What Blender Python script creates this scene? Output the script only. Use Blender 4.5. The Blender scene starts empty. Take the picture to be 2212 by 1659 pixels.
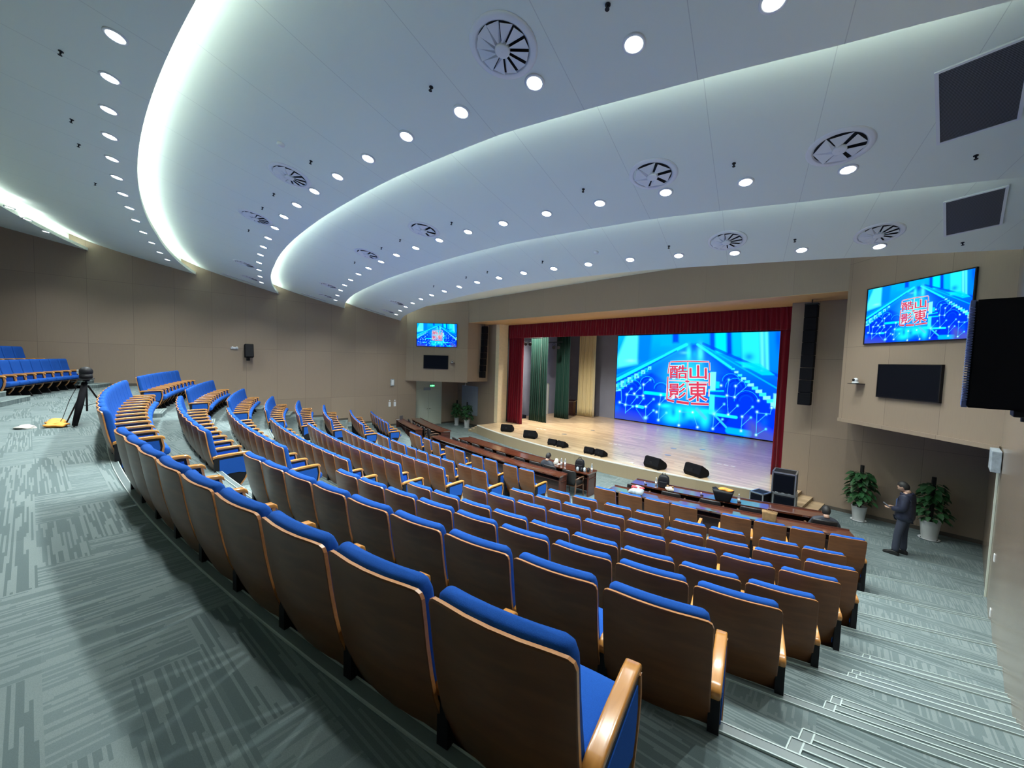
import bpy, bmesh, math, random
import numpy as np
from mathutils import Vector, Matrix
random.seed(7)
S = bpy.context.scene
COL = S.collection
PI = math.pi
rad = math.radians
# ------------------------------------------------------------------ camera
ZO = 0.5                      # front floor is z = 0, the stage floor z = 0.5
CF, CYAW, CPITCH, CROLL, CH = 863.95, 0.83057, 0.05823, 0.02996, 3.774 + ZO
def make_camera():
    F = Vector((-math.sin(CYAW)*math.cos(CPITCH), math.cos(CYAW)*math.cos(CPITCH), -math.sin(CPITCH)))
    R0 = Vector((math.cos(CYAW), math.sin(CYAW), 0)); U0 = R0.cross(F)
    R = R0*math.cos(CROLL) + U0*math.sin(CROLL); U = R.cross(F)
    cd = bpy.data.cameras.new('camera'); cd.sensor_width = 36.0; cd.lens = CF/2212*36.0
    cd.clip_start = 0.05; cd.clip_end = 200
    o = bpy.data.objects.new('camera', cd); COL.objects.link(o)
    m = Matrix((R, U, -F)).transposed().to_4x4(); m.translation = Vector((0, 0, CH)); o.matrix_world = m
    S.camera = o
make_camera()
# ------------------------------------------------------------------ world, exposure
W = bpy.data.worlds.new('world'); S.world = W; W.use_nodes = True
W.node_tree.nodes['Background'].inputs[0].default_value = (0.55, 0.7, 0.9, 1)
W.node_tree.nodes['Background'].inputs[1].default_value = 0.01
S.view_settings.view_transform = 'Standard'; S.view_settings.look = 'None'
S.view_settings.exposure = 0.0; S.view_settings.gamma = 1.0; S.view_settings.use_curve_mapping = False
LAMP_W = 265.0               # one ceiling downlight
LAMP_COL = (0.93, 1.0, 0.98)
COVE = 23.0                  # cove strip radiance
COVE_COL = (0.86, 1.0, 0.94)
STAGE_W = 1050.0
STAGE_COL = (1.0, 0.93, 0.80)
# ------------------------------------------------------------------ plan of the hall
XC, YC = -10.616, 34.626      # centre of all row arcs
XL, XR0, XRS = -21.9, 0.41, 0.025
YF = 15.5                     # front wall either side of the stage
def xr(y): return XR0 + XRS*y
def pol(R, th, z=0.0):        # th in degrees from the hall axis, positive toward the right wall
    t = rad(th); return Vector((XC + R*math.sin(t), YC - R*math.cos(t), z))
EDGE = [('aisle', 35.10, 2.82), ('A', 33.97, 2.45), ('B', 33.0, 2.05), ('C', 31.95, 1.68), ('D', 30.93, 1.31),
        ('E', 29.93, 1.07), ('F', 28.90, 0.81), ('G', 27.55, 0.53), ('H', 26.05, 0.26)]
LIP = {1: [(-25, 37.9), (25, 37.9)], 2: [(-25, 34.95), (-18, 34.9), (-8, 34.7), (25, 34.7)],
       3: [(-22, 32.0), (-8, 31.82), (0, 31.88), (8, 31.97), (12, 31.95), (15, 31.78), (18, 31.62), (24, 31.5)],
       4: [(-24, 29.1), (-7, 28.9), (0, 28.95), (8, 29.12), (14, 29.0), (18, 28.75), (24, 28.6)],
       5: [(-26, 26.15), (-13, 26.25), (-7, 26.45), (-3, 26.6), (3, 26.85), (8, 26.93), (12.6, 26.85), (17, 26.55), (21, 26.35), (26, 26.2)]}
Z0 = {1: 8.2+ZO, 2: 7.69+ZO, 3: 7.37+ZO, 4: 6.93+ZO, 5: 6.55+ZO, 6: 6.3+ZO}
Z1 = {1: 7.39+ZO, 2: 7.03+ZO, 3: 6.63+ZO, 4: 6.28+ZO, 5: 5.91+ZO, 6: 7.35+ZO}
def lip(k, th): return float(np.interp(th, [a for a, b in LIP[k]], [b for a, b in LIP[k]]))
def zceil(k, R, th):
    R1 = 21.0 if k == 6 else lip(k, th)
    R0 = lip(k-1, th)+.2 if k > 1 else 42.0
    b = 0.0 if k == 1 else .17*math.exp(-max(0.0, R0+.25-R)/.65)
    return Z0[k] + (Z1[k]-Z0[k])*(R0-R)/(R0-R1) + b
# ------------------------------------------------------------------ node helpers
def newmat(name):
    m = bpy.data.materials.new(name); m.use_nodes = True
    return m, m.node_tree, m.node_tree.nodes['Principled BSDF']
def pm(name, col, rough=.5, metal=0.0, spec=.5, coat=0.0, emit=None, es=0.0, sheen=0.0, var=0.0, vscale=40, bump=0.0):
    m, t, b = newmat(name)
    b.inputs['Base Color'].default_value = (*col, 1); b.inputs['Roughness'].default_value = rough
    b.inputs['Metallic'].default_value = metal; b.inputs['Specular IOR Level'].default_value = spec
    b.inputs['Coat Weight'].default_value = coat; b.inputs['Sheen Weight'].default_value = sheen
    if emit: b.inputs['Emission Color'].default_value = (*emit, 1); b.inputs['Emission Strength'].default_value = es
    if var or bump:
        tc = t.nodes.new('ShaderNodeTexCoord'); n = t.nodes.new('ShaderNodeTexNoise'); n.inputs['Scale'].default_value = vscale
        n.inputs['Detail'].default_value = 3
        t.links.new(tc.outputs['Object'], n.inputs['Vector'])
        if var:
            r = t.nodes.new('ShaderNodeValToRGB')
            r.color_ramp.elements[0].position = .3; r.color_ramp.elements[1].position = .7
            r.color_ramp.elements[0].color = (*[c*(1-var) for c in col], 1); r.color_ramp.elements[1].color = (*[min(1, c*(1+var)) for c in col], 1)
            t.links.new(n.outputs['Fac'], r.inputs[0]); t.links.new(r.outputs[0], b.inputs['Base Color'])
        if bump:
            bp = t.nodes.new('ShaderNodeBump'); bp.inputs['Strength'].default_value = bump; bp.inputs['Distance'].default_value = .002
            t.links.new(n.outputs['Fac'], bp.inputs['Height']); t.links.new(bp.outputs[0], b.inputs['Normal'])
    return m
def mth(t, op, a, b=None, c=None):
    n = t.nodes.new('ShaderNodeMath'); n.operation = op
    for i, v in enumerate((a, b, c)):
        if v is None: continue
        if isinstance(v, (int, float)): n.inputs[i].default_value = v
        else: t.links.new(v, n.inputs[i])
    return n.outputs[0]
def mixc(t, fac, a, b, mode='MIX'):
    n = t.nodes.new('ShaderNodeMix'); n.data_type = 'RGBA'; n.blend_type = mode
    for i, v in ((0, fac), (6, a), (7, b)):
        if isinstance(v, (int, float)): n.inputs[i].default_value = v
        elif isinstance(v, tuple): n.inputs[i].default_value = (*v, 1)
        else: t.links.new(v, n.inputs[i])
    return n.outputs[2]
def carpet_mat():
    m, t, b = newmat('carpet'); b.inputs['Roughness'].default_value = .95; b.inputs['Specular IOR Level'].default_value = .1
    tc = t.nodes.new('ShaderNodeTexCoord'); mp = t.nodes.new('ShaderNodeMapping'); mp.inputs['Rotation'].default_value = (0, 0, rad(-8))
    t.links.new(tc.outputs['Object'], mp.inputs['Vector'])
    sp = t.nodes.new('ShaderNodeSeparateXYZ'); t.links.new(mp.outputs[0], sp.inputs[0])
    x, y = sp.outputs[0], sp.outputs[1]
    ty = mth(t, 'FLOOR', mth(t, 'DIVIDE', y, .25)); off = mth(t, 'MULTIPLY', mth(t, 'MODULO', ty, 3.0), .33)
    tx = mth(t, 'FLOOR', mth(t, 'ADD', mth(t, 'DIVIDE', x, 1.0), off))
    cb = t.nodes.new('ShaderNodeCombineXYZ'); t.links.new(tx, cb.inputs[0]); t.links.new(ty, cb.inputs[1])
    wn = t.nodes.new('ShaderNodeTexWhiteNoise'); wn.noise_dimensions = '2D'; t.links.new(cb.outputs[0], wn.inputs['Vector'])
    def streak(a, b_, wd, ln, thr):
        col = mth(t, 'FLOOR', mth(t, 'DIVIDE', a, wd)); w1 = t.nodes.new('ShaderNodeTexWhiteNoise'); w1.noise_dimensions = '1D'; t.links.new(col, w1.inputs['W'])
        seg = mth(t, 'FLOOR', mth(t, 'ADD', mth(t, 'DIVIDE', b_, ln), mth(t, 'MULTIPLY', w1.outputs['Value'], 7)))
        cc = t.nodes.new('ShaderNodeCombineXYZ'); t.links.new(col, cc.inputs[0]); t.links.new(seg, cc.inputs[1])
        w2 = t.nodes.new('ShaderNodeTexWhiteNoise'); w2.noise_dimensions = '2D'; t.links.new(cc.outputs[0], w2.inputs['Vector'])
        return mth(t, 'GREATER_THAN', w2.outputs['Value'], thr)
    s1, s2 = streak(y, x, .012, .40, .56), streak(x, y, .014, .26, .58)
    sel = mth(t, 'GREATER_THAN', wn.outputs['Value'], .5)
    st = mth(t, 'ADD', mth(t, 'MULTIPLY', s1, mth(t, 'SUBTRACT', 1, sel)), mth(t, 'MULTIPLY', s2, sel))
    big = t.nodes.new('ShaderNodeTexNoise'); big.inputs['Scale'].default_value = .9; t.links.new(mp.outputs[0], big.inputs['Vector'])
    amt = mth(t, 'MULTIPLY', st, mth(t, 'ADD', .25, mth(t, 'MULTIPLY', big.outputs['Fac'], .9)))
    c1 = mixc(t, wn.outputs['Value'], (.115, .152, .155), (.175, .222, .225))
    c2 = mixc(t, amt, c1, (.25, .30, .296))
    fn = t.nodes.new('ShaderNodeTexNoise'); fn.inputs['Scale'].default_value = 260; fn.inputs['Detail'].default_value = 1; t.links.new(tc.outputs['Object'], fn.inputs['Vector'])
    c3 = mixc(t, mth(t, 'MULTIPLY', fn.outputs['Fac'], .5), c2, (.06, .08, .085))
    t.links.new(c3, b.inputs['Base Color'])
    return m
def panel_mat(name, col, axis, pw=1.22, ph=2.4, rough=.55, wob=.10, z0=0.0, seam=.5, spec=.35):
    # wall panelling with vertical and horizontal seams; axis = unit vector along the wall
    m, t, b = newmat(name); b.inputs['Roughness'].default_value = rough; b.inputs['Specular IOR Level'].default_value = spec
    tc = t.nodes.new('ShaderNodeTexCoord'); sp = t.nodes.new('ShaderNodeSeparateXYZ'); t.links.new(tc.outputs['Object'], sp.inputs[0])
    u = mth(t, 'ADD', mth(t, 'MULTIPLY', sp.outputs[0], axis[0]), mth(t, 'MULTIPLY', sp.outputs[1], axis[1]))
    uu = mth(t, 'DIVIDE', u, pw); vv = mth(t, 'DIVIDE', mth(t, 'ADD', sp.outputs[2], z0), ph)
    fu = mth(t, 'FRACT', mth(t, 'ADD', uu, 100.3)); fv = mth(t, 'FRACT', mth(t, 'ADD', vv, 10.0))
    l = mth(t, 'MAXIMUM', mth(t, 'LESS_THAN', fu, .010/pw), mth(t, 'LESS_THAN', fv, .010/ph))
    cb = t.nodes.new('ShaderNodeCombineXYZ'); t.links.new(mth(t, 'FLOOR', mth(t, 'ADD', uu, 100.3)), cb.inputs[0]); t.links.new(mth(t, 'FLOOR', vv), cb.inputs[1])
    wn = t.nodes.new('ShaderNodeTexWhiteNoise'); wn.noise_dimensions = '2D'; t.links.new(cb.outputs[0], wn.inputs['Vector'])
    gm = t.nodes.new('ShaderNodeCombineXYZ'); t.links.new(mth(t, 'MULTIPLY', u, 60), gm.inputs[0]); t.links.new(mth(t, 'MULTIPLY', sp.outputs[2], 2.5), gm.inputs[1])
    gn = t.nodes.new('ShaderNodeTexNoise'); gn.inputs['Scale'].default_value = 1; gn.inputs['Detail'].default_value = 3; t.links.new(gm.outputs[0], gn.inputs['Vector'])
    k = mth(t, 'ADD', mth(t, 'MULTIPLY', wn.outputs['Value'], .5), mth(t, 'MULTIPLY', gn.outputs['Fac'], .5))
    c = mixc(t, k, tuple(a*(1-wob) for a in col), tuple(min(1, a*(1+wob)) for a in col))
    c = mixc(t, mth(t, 'MULTIPLY', l, seam), c, tuple(a*.3 for a in col))
    t.links.new(c, b.inputs['Base Color'])
    return m
def wood_mat(name, c0, c1, rough=.35, scale=(1, 18, 18), coat=.3, nscale=3.0):
    m, t, b = newmat(name); b.inputs['Roughness'].default_value = rough; b.inputs['Coat Weight'].default_value = coat; b.inputs['Coat Roughness'].default_value = .15
    tc = t.nodes.new('ShaderNodeTexCoord'); mp = t.nodes.new('ShaderNodeMapping'); mp.inputs['Scale'].default_value = scale
    t.links.new(tc.outputs['Object'], mp.inputs['Vector'])
    n = t.nodes.new('ShaderNodeTexNoise'); n.inputs['Scale'].default_value = nscale; n.inputs['Detail'].default_value = 4; n.inputs['Distortion'].default_value = .6
    t.links.new(mp.outputs[0], n.inputs['Vector'])
    r = t.nodes.new('ShaderNodeValToRGB'); r.color_ramp.elements[0].position = .32; r.color_ramp.elements[1].position = .68
    r.color_ramp.elements[0].color = (*c0, 1); r.color_ramp.elements[1].color = (*c1, 1)
    t.links.new(n.outputs['Fac'], r.inputs[0]); t.links.new(r.outputs[0], b.inputs['Base Color'])
    return m
def plank_mat():
    m, t, b = newmat('stage_planks'); b.inputs['Roughness'].default_value = .28; b.inputs['Coat Weight'].default_value = .15
    tc = t.nodes.new('ShaderNodeTexCoord'); sp = t.nodes.new('ShaderNodeSeparateXYZ'); t.links.new(tc.outputs['Object'], sp.inputs[0])
    x, y = sp.outputs[0], sp.outputs[1]
    ry = mth(t, 'FLOOR', mth(t, 'DIVIDE', y, .12)); ox = mth(t, 'MULTIPLY', mth(t, 'FRACT', mth(t, 'MULTIPLY', ry, .377)), 3.1)
    rx = mth(t, 'FLOOR', mth(t, 'ADD', mth(t, 'DIVIDE', x, 1.1), ox))
    cb = t.nodes.new('ShaderNodeCombineXYZ'); t.links.new(rx, cb.inputs[0]); t.links.new(ry, cb.inputs[1])
    wn = t.nodes.new('ShaderNodeTexWhiteNoise'); wn.noise_dimensions = '2D'; t.links.new(cb.outputs[0], wn.inputs['Vector'])
    r = t.nodes.new('ShaderNodeValToRGB'); r.color_ramp.elements[0].color = (.52, .36, .21, 1); r.color_ramp.elements[1].color = (.74, .55, .35, 1)
    t.links.new(wn.outputs['Value'], r.inputs[0])
    ln = mth(t, 'LESS_THAN', mth(t, 'FRACT', mth(t, 'DIVIDE', y, .12)), .04)
    c = mixc(t, mth(t, 'MULTIPLY', ln, .35), r.outputs[0], (.2, .12, .06))
    t.links.new(c, b.inputs['Base Color']); return m
def ceil_mat():
    m, t, b = newmat('ceiling_paint'); b.inputs['Roughness'].default_value = .8; b.inputs['Specular IOR Level'].default_value = .2
    tc = t.nodes.new('ShaderNodeTexCoord'); sp = t.nodes.new('ShaderNodeSeparateXYZ'); t.links.new(tc.outputs['Object'], sp.inputs[0])
    a = mth(t, 'ARCTAN2', mth(t, 'SUBTRACT', sp.outputs[0], XC), mth(t, 'SUBTRACT', YC, sp.outputs[1]))
    f = mth(t, 'FRACT', mth(t, 'ADD', mth(t, 'MULTIPLY', a, 180/PI/2.1), 50.4))
    l = mth(t, 'LESS_THAN', f, .006)
    c = mixc(t, mth(t, 'MULTIPLY', l, .3), (.76, .82, .74), (.16, .17, .19))
    t.links.new(c, b.inputs['Base Color']); return m
def emis(name, col, st):
    m = bpy.data.materials.new(name); m.use_nodes = True; t = m.node_tree; t.nodes.clear()
    o = t.nodes.new('ShaderNodeOutputMaterial'); e = t.nodes.new('ShaderNodeEmission')
    e.inputs[0].default_value = (*col, 1); e.inputs[1].default_value = st; t.links.new(e.outputs[0], o.inputs[0]); return m
M = {}
M['carpet'] = carpet_mat()
TAN = (.295, .222, .165)
M['wall_y'] = panel_mat('wall_panels_side', TAN, (0, 1), pw=1.25, ph=2.4, z0=.35)
M['wall_x'] = panel_mat('wall_panels_front', TAN, (1, 0), pw=1.25, ph=2.4, z0=.2)
M['wall_gloss'] = panel_mat('wall_panels_gloss', (.27, .215, .165), (0, 1), pw=1.25, ph=2.4, rough=.22, z0=.2, spec=.5)
s2 = math.sqrt(.5)
M['wall_d1'] = panel_mat('wall_panels_splay', TAN, (.77, -.64), pw=1.25, ph=2.2, z0=-.5)
M['wall_d2'] = panel_mat('wall_panels_splay_other', TAN, (.77, .64), pw=1.25, ph=2.2, z0=-.5)
M['fascia'] = panel_mat('fascia_panels', TAN, (1, 0), pw=2.5, ph=4.0, seam=.25)
M['jamb'] = pm('stage_lit_jamb_wood', (.80, .68, .47), .4, var=.05, vscale=8)  # wood lightened: the stage light falling on the jamb is put into its colour
M['soffit'] = pm('soffit_wood', (.55, .36, .18), .45, var=.05, vscale=6)
M['base'] = pm('baseboard_dark', (.09, .075, .06), .5)
M['ceil'] = ceil_mat()
M['white'] = pm('white_paint', (.72, .74, .76), .5)
M['planks'] = plank_mat()
M['stage_face'] = panel_mat('stage_face_veneer', (.30, .235, .15), (1, 0), pw=2.4, ph=9, seam=.2)
M['stage_edge'] = pm('stage_edge_strip', (.75, .72, .66), .4)
M['stage_grey'] = pm('stage_grey_wall', (.25, .27, .36), .75, var=.04, vscale=2)
M['dark'] = pm('black_masking', (.012, .012, .014), .9)
M['nosing'] = pm('step_nosing', (.13, .165, .165), .3, spec=.5)
M['nosing_edge'] = pm('step_nosing_edge', (.42, .50, .48), .35)
M['riser'] = M['carpet']
M['blue'] = pm('blue_fabric', (.016, .085, .37), .92, sheen=.0, spec=.08, var=.12, vscale=300, bump=.25)
M['shell'] = wood_mat('chair_shell_wood', (.13, .043, .009), (.175, .062, .015), .42, (2, 2, 9), .10, 2.0)
M['shell_edge'] = wood_mat('chair_shell_edge', (.42, .17, .045), (.55, .25, .08), .3, (2, 12, 12), .4)
M['arm'] = wood_mat('armrest_wood', (.47, .195, .038), (.60, .27, .065), .25, (12, 1.5, 6), .4)
M['black'] = pm('black_plastic', (.009, .009, .011), .5, spec=.25)
M['blackmat'] = pm('black_matte', (.005, .005, .007), .8, spec=.15)
M['table'] = wood_mat('table_wood', (.085, .022, .010), (.13, .036, .016), .28, (1.5, 9, 9), 1.0)
M['table'].node_tree.nodes['Principled BSDF'].inputs['Coat IOR'].default_value = 3.2
M['table'].node_tree.nodes['Principled BSDF'].inputs['Coat Roughness'].default_value = .07
M['tabled'] = wood_mat('table_wood_side', (.06, .018, .012), (.085, .026, .016), .3, (3, 3, 8), .3)
M['leather'] = pm('black_leather', (.018, .017, .017), .38, var=.15, vscale=30, bump=.3)
M['dwood'] = wood_mat('chair_dark_wood', (.10, .05, .03), (.17, .09, .055), .35)
M['metal'] = pm('aluminium', (.6, .62, .65), .35, metal=.9)
M['chrome'] = pm('chrome', (.7, .7, .72), .15, metal=1)
M['red'] = pm('red_velvet', (.17, .0015, .013), .8, sheen=.2, spec=.2)
M['green'] = pm('green_velvet', (.003, .036, .027), .6, sheen=.15, spec=.3)
M['cream'] = pm('cream_curtain_cloth', (.72, .62, .36), .8)
M['doorw'] = pm('door_cream', (.55, .58, .50), .5)
M['leaf'] = pm('leaf_green', (.022, .085, .028), .42, var=.5, vscale=9)
M['pole'] = pm('moss_pole', (.012, .012, .01), .95)
M['pot'] = pm('pot_white', (.55, .56, .56), .5, var=.06, vscale=6)
M['lampglass'] = emis('lamp_glass', (.90, 1.0, 1.0), 26)
M['cove'] = emis('cove_light', COVE_COL, COVE)
M['stagelamp'] = emis('stage_lamp_lens', (1, .97, .9), 40)
M['grille'] = None
M['exit'] = emis('exit_green', (.05, 1.0, .35), 3.0)
M['skin'] = pm('skin', (.52, .32, .23), .55)
M['hair'] = pm('hair_black', (.012, .011, .011), .6)
M['navy'] = pm('jacket_navy', (.018, .022, .045), .5, var=.25, vscale=12)
M['jeans'] = pm('trousers_dark', (.03, .037, .06), .85)
M['shirt'] = pm('shirt_blue', (.05, .09, .2), .8)
M['shoe'] = pm('shoe_black', (.012, .012, .012), .4)
M['coat'] = pm('coat_charcoal', (.028, .032, .045), .7)
M['orange'] = pm('orange_cloth', (.85, .33, .05), .7, var=.2, vscale=12)
M['clothw'] = pm('pale_plastic', (.62, .60, .55), .4)
M['paper'] = pm('paper_white', (.85, .85, .85), .6)
M['bottle'] = pm('bottle_clear', (.75, .8, .85), .08, spec=.8); M['bottle'].node_tree.nodes['Principled BSDF'].inputs['Transmission Weight'].default_value = .8
M['brown'] = pm('brown_paper', (.26, .15, .06), .8, var=.2, vscale=12)
M['plush'] = pm('plush_white', (.7, .6, .5), .9, var=.3, vscale=15)
M['greybag'] = pm('bag_grey', (.33, .38, .42), .6, var=.3, vscale=9)
M['redbit'] = pm('bag_red', (.6, .05, .06), .6)
M['poster'] = pm('notice_grey', (.30, .34, .42), .35)
M['glass_dark'] = pm('dark_screen', (.004, .005, .009), .35, spec=.12)
# ------------------------------------------------------------------ object helpers
def bm2(name, bm, mats, parent=None, smooth=False, loc=None):
    me = bpy.data.meshes.new(name); bm.normal_update(); bm.to_mesh(me); bm.free()
    for m in (mats if isinstance(mats, (list, tuple)) else [mats]): me.materials.append(m)
    if smooth: me.polygons.foreach_set('use_smooth', [True]*len(me.polygons))
    o = bpy.data.objects.new(name, me); COL.objects.link(o)
    if parent is not None: o.parent = parent
    if loc is not None: o.location = loc
    return o
def tag(o, label, cat, group=None):
    o['label'] = label; o['category'] = cat
    if group: o['group'] = group
    return o
def struct(o): o['kind'] = 'structure'; return o
def thing(name, label, cat, loc=(0, 0, 0), rz=0.0, group=None):
    o = bpy.data.objects.new(name, None); COL.objects.link(o); o.empty_display_size = .1
    o.location = loc; o.rotation_euler = (0, 0, rz); return tag(o, label, cat, group)
def kids(o): return list(o.children)
KIDS = {}
def dup(o, parent=None, kidmap=None):
    c = o.copy(); COL.objects.link(c)
    if parent is not None: c.parent = parent
    for k in KIDS.get(o.name, []): dup(k, c)
    return c
def remember(o):
    KIDS[o.name] = list(o.children)
    for k in o.children: remember(k)
def box(bm, x0, x1, y0, y1, z0, z1, mi=0, bev=0.0, M4=None):
    vs = [bm.verts.new((x, y, z)) for z in (z0, z1) for y in (y0, y1) for x in (x0, x1)]
    fs = [bm.faces.new([vs[i] for i in f]) for f in ((0, 2, 3, 1), (4, 5, 7, 6), (0, 1, 5, 4), (2, 6, 7, 3), (0, 4, 6, 2), (1, 3, 7, 5))]
    for f in fs: f.material_index = mi
    if bev:
        es = list({e for f in fs for e in f.edges})
        r = bmesh.ops.bevel(bm, geom=es, offset=bev, segments=2, profile=.5, affect='EDGES')
        for f in r['faces']: f.material_index = mi
        vs = list({v for f in r['faces'] for v in f.verts} | {v for v in vs if v.is_valid})
    if M4 is not None: bmesh.ops.transform(bm, matrix=M4, verts=[v for v in vs if v.is_valid])
    return vs
def Box(name, x0, x1, y0, y1, z0, z1, mat, parent=None, bev=0.0):
    bm = bmesh.new(); box(bm, x0, x1, y0, y1, z0, z1, 0, bev); return bm2(name, bm, mat, parent)
def lathe(bm, prof, seg=24, mi=0, c=(0, 0, 0), cap=True, ax='Z'):
    rings = []
    for r, z in prof:
        ring = []
        for i in range(seg):
            a = 2*PI*i/seg; p = (r*math.cos(a), r*math.sin(a), z)
            if ax == 'Y': p = (p[0], p[2], p[1])
            if ax == 'X': p = (p[2], p[0], p[1])
            ring.append(bm.verts.new((p[0]+c[0], p[1]+c[1], p[2]+c[2])))
        rings.append(ring)
    for a, b in zip(rings, rings[1:]):
        for i in range(seg):
            f = bm.faces.new((a[i], a[(i+1) % seg], b[(i+1) % seg], b[i])); f.material_index = mi
    if cap:
        f = bm.faces.new(rings[0][::-1]); f.material_index = mi
        f = bm.faces.new(rings[-1]); f.material_index = mi
    return rings
def tube(bm, pts, r, seg=8, mi=0, cap=True):
    pts = [Vector(p) for p in pts]; rr = r if isinstance(r, (list, tuple)) else [r]*len(pts); rings = []
    for i, p in enumerate(pts):
        d = (pts[min(i+1, len(pts)-1)] - pts[max(i-1, 0)]).normalized()
        u = d.cross(Vector((0, 0, 1)));
        if u.length < 1e-3: u = d.cross(Vector((0, 1, 0)))
        u.normalize(); w = d.cross(u)
        rings.append([bm.verts.new(p + (u*math.cos(2*PI*k/seg) + w*math.sin(2*PI*k/seg))*rr[i]) for k in range(seg)])
    for a, b in zip(rings, rings[1:]):
        for i in range(seg):
            f = bm.faces.new((a[i], a[(i+1) % seg], b[(i+1) % seg], b[i])); f.material_index = mi
    if cap: bm.faces.new(rings[0][::-1]).material_index = mi; bm.faces.new(rings[-1]).material_index = mi
def loft(bm, secs, mi=0, close=True, cap=True):
    rings = [[bm.verts.new(p) for p in s] for s in secs]; n = len(rings[0])
    for a, b in zip(rings, rings[1:]):
        for i in range(n if close else n-1):
            f = bm.faces.new((a[i], a[(i+1) % n], b[(i+1) % n], b[i])); f.material_index = mi
    if cap:
        bm.faces.new(rings[0][::-1]).material_index = mi; bm.faces.new(rings[-1]).material_index = mi
    return rings
def rrect(hx, y0, y1, r, yoff=lambda x: 0.0, z=0.0, n=4, e=.0):
    pts = []
    r = min(r, (y1-y0)/2*.98, hx*.9)
    for cx, cy, a0 in ((hx-r, y0+r, -90), (hx-r, y1-r, 0), (-hx+r, y1-r, 90), (-hx+r, y0+r, 180)):
        for i in range(n+1):
            a = rad(a0+90*i/n); x = cx+r*math.cos(a); y = cy+r*math.sin(a); pts.append([x, y+yoff(x), z])
    # refine long sides
    out = []
    for i, p in enumerate(pts):
        q = pts[(i+1) % len(pts)]; out.append(tuple(p))
        if i in (2*n+1, 4*n+3):
            for k in range(1, 5):
                x = p[0]+(q[0]-p[0])*k/5; y = (p[1]-yoff(p[0]))+((q[1]-yoff(q[0]))-(p[1]-yoff(p[0])))*k/5
                out.append((x, y+yoff(x), z))
    return out
def solidify_grid(bm, top, bot, mi=0, mie=None):
    # top, bot: lists of rows of points; closes the rim
    mie = mi if mie is None else mie
    T = [[bm.verts.new(p) for p in r] for r in top]; B = [[bm.verts.new(p) for p in r] for r in bot]
    nr, nc = len(T), len(T[0])
    for i in range(nr-1):
        for j in range(nc-1):
            bm.faces.new((T[i][j], T[i][j+1], T[i+1][j+1], T[i+1][j])).material_index = mi
            bm.faces.new((B[i][j], B[i+1][j], B[i+1][j+1], B[i][j+1])).material_index = mi
    for j in range(nc-1):
        bm.faces.new((T[0][j], B[0][j], B[0][j+1], T[0][j+1])).material_index = mie
        bm.faces.new((T[-1][j], T[-1][j+1], B[-1][j+1], B[-1][j])).material_index = mie
    for i in range(nr-1):
        bm.faces.new((T[i][0], T[i+1][0], B[i+1][0], B[i][0])).material_index = mie
        bm.faces.new((T[i][-1], B[i][-1], B[i+1][-1], T[i+1][-1])).material_index = mie
def finish(bm): bmesh.ops.recalc_face_normals(bm, faces=bm.faces)
ORD = ['', 'first', 'second', 'third', 'fourth', 'fifth', 'sixth', 'seventh', 'eighth', 'ninth', 'tenth', 'eleventh', 'twelfth',
       'thirteenth', 'fourteenth', 'fifteenth', 'sixteenth', 'seventeenth', 'eighteenth', 'nineteenth', 'twentieth']
exec_parts = []
# ================================================================== SETTING
def yarc(R, x): return YC - math.sqrt(R*R - (x-XC)**2)
XS = [XL-.05 + (0.95-XL+.05)*i/72 for i in range(73)]
def build_floor():
    bm = bmesh.new()
    prof = [(45, 3.21), (38.75, 3.21), (38.75, 2.82)]
    for (n, R, z), nz in zip(EDGE, [e[2] for e in EDGE[1:]]+[0.0]): prof += [(R, z), (R, nz)]
    rows = [[bm.verts.new((x, yarc(R, x), z)) for x in XS] for R, z in prof]
    rows.append([bm.verts.new((x, 17.0, 0)) for x in XS])
    for a, b in zip(rows, rows[1:]):
        for i in range(len(XS)-1): bm.faces.new((a[i], a[i+1], b[i+1], b[i]))
    finish(bm); struct(bm2('floor', bm, M['carpet']))
    struct(Box('floor', -23.2, XL-.05, 11.9, 16.5, -.1, 0.0, M['carpet']))
    for k, (n, R, z) in enumerate(EDGE+[('rear', 38.75, 3.21)]):
        bm = bmesh.new()
        for dr0, dr1, zz, mi in ((-.004, .062, .010, 0), (-.006, .003, .0125, 1), (.057, .064, .0125, 1)):
            T = []; B = []
            for rr in (R+dr0, R+dr1):
                T.append([(x, yarc(rr, x), z+zz) for x in XS[1:-1]]); B.append([(x, yarc(rr, x), z-.03) for x in XS[1:-1]])
            solidify_grid(bm, T, B, mi)
        finish(bm); struct(bm2('trim_%d' % (k+1), bm, [M['nosing'], M['nosing_edge']]))
build_floor()
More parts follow.
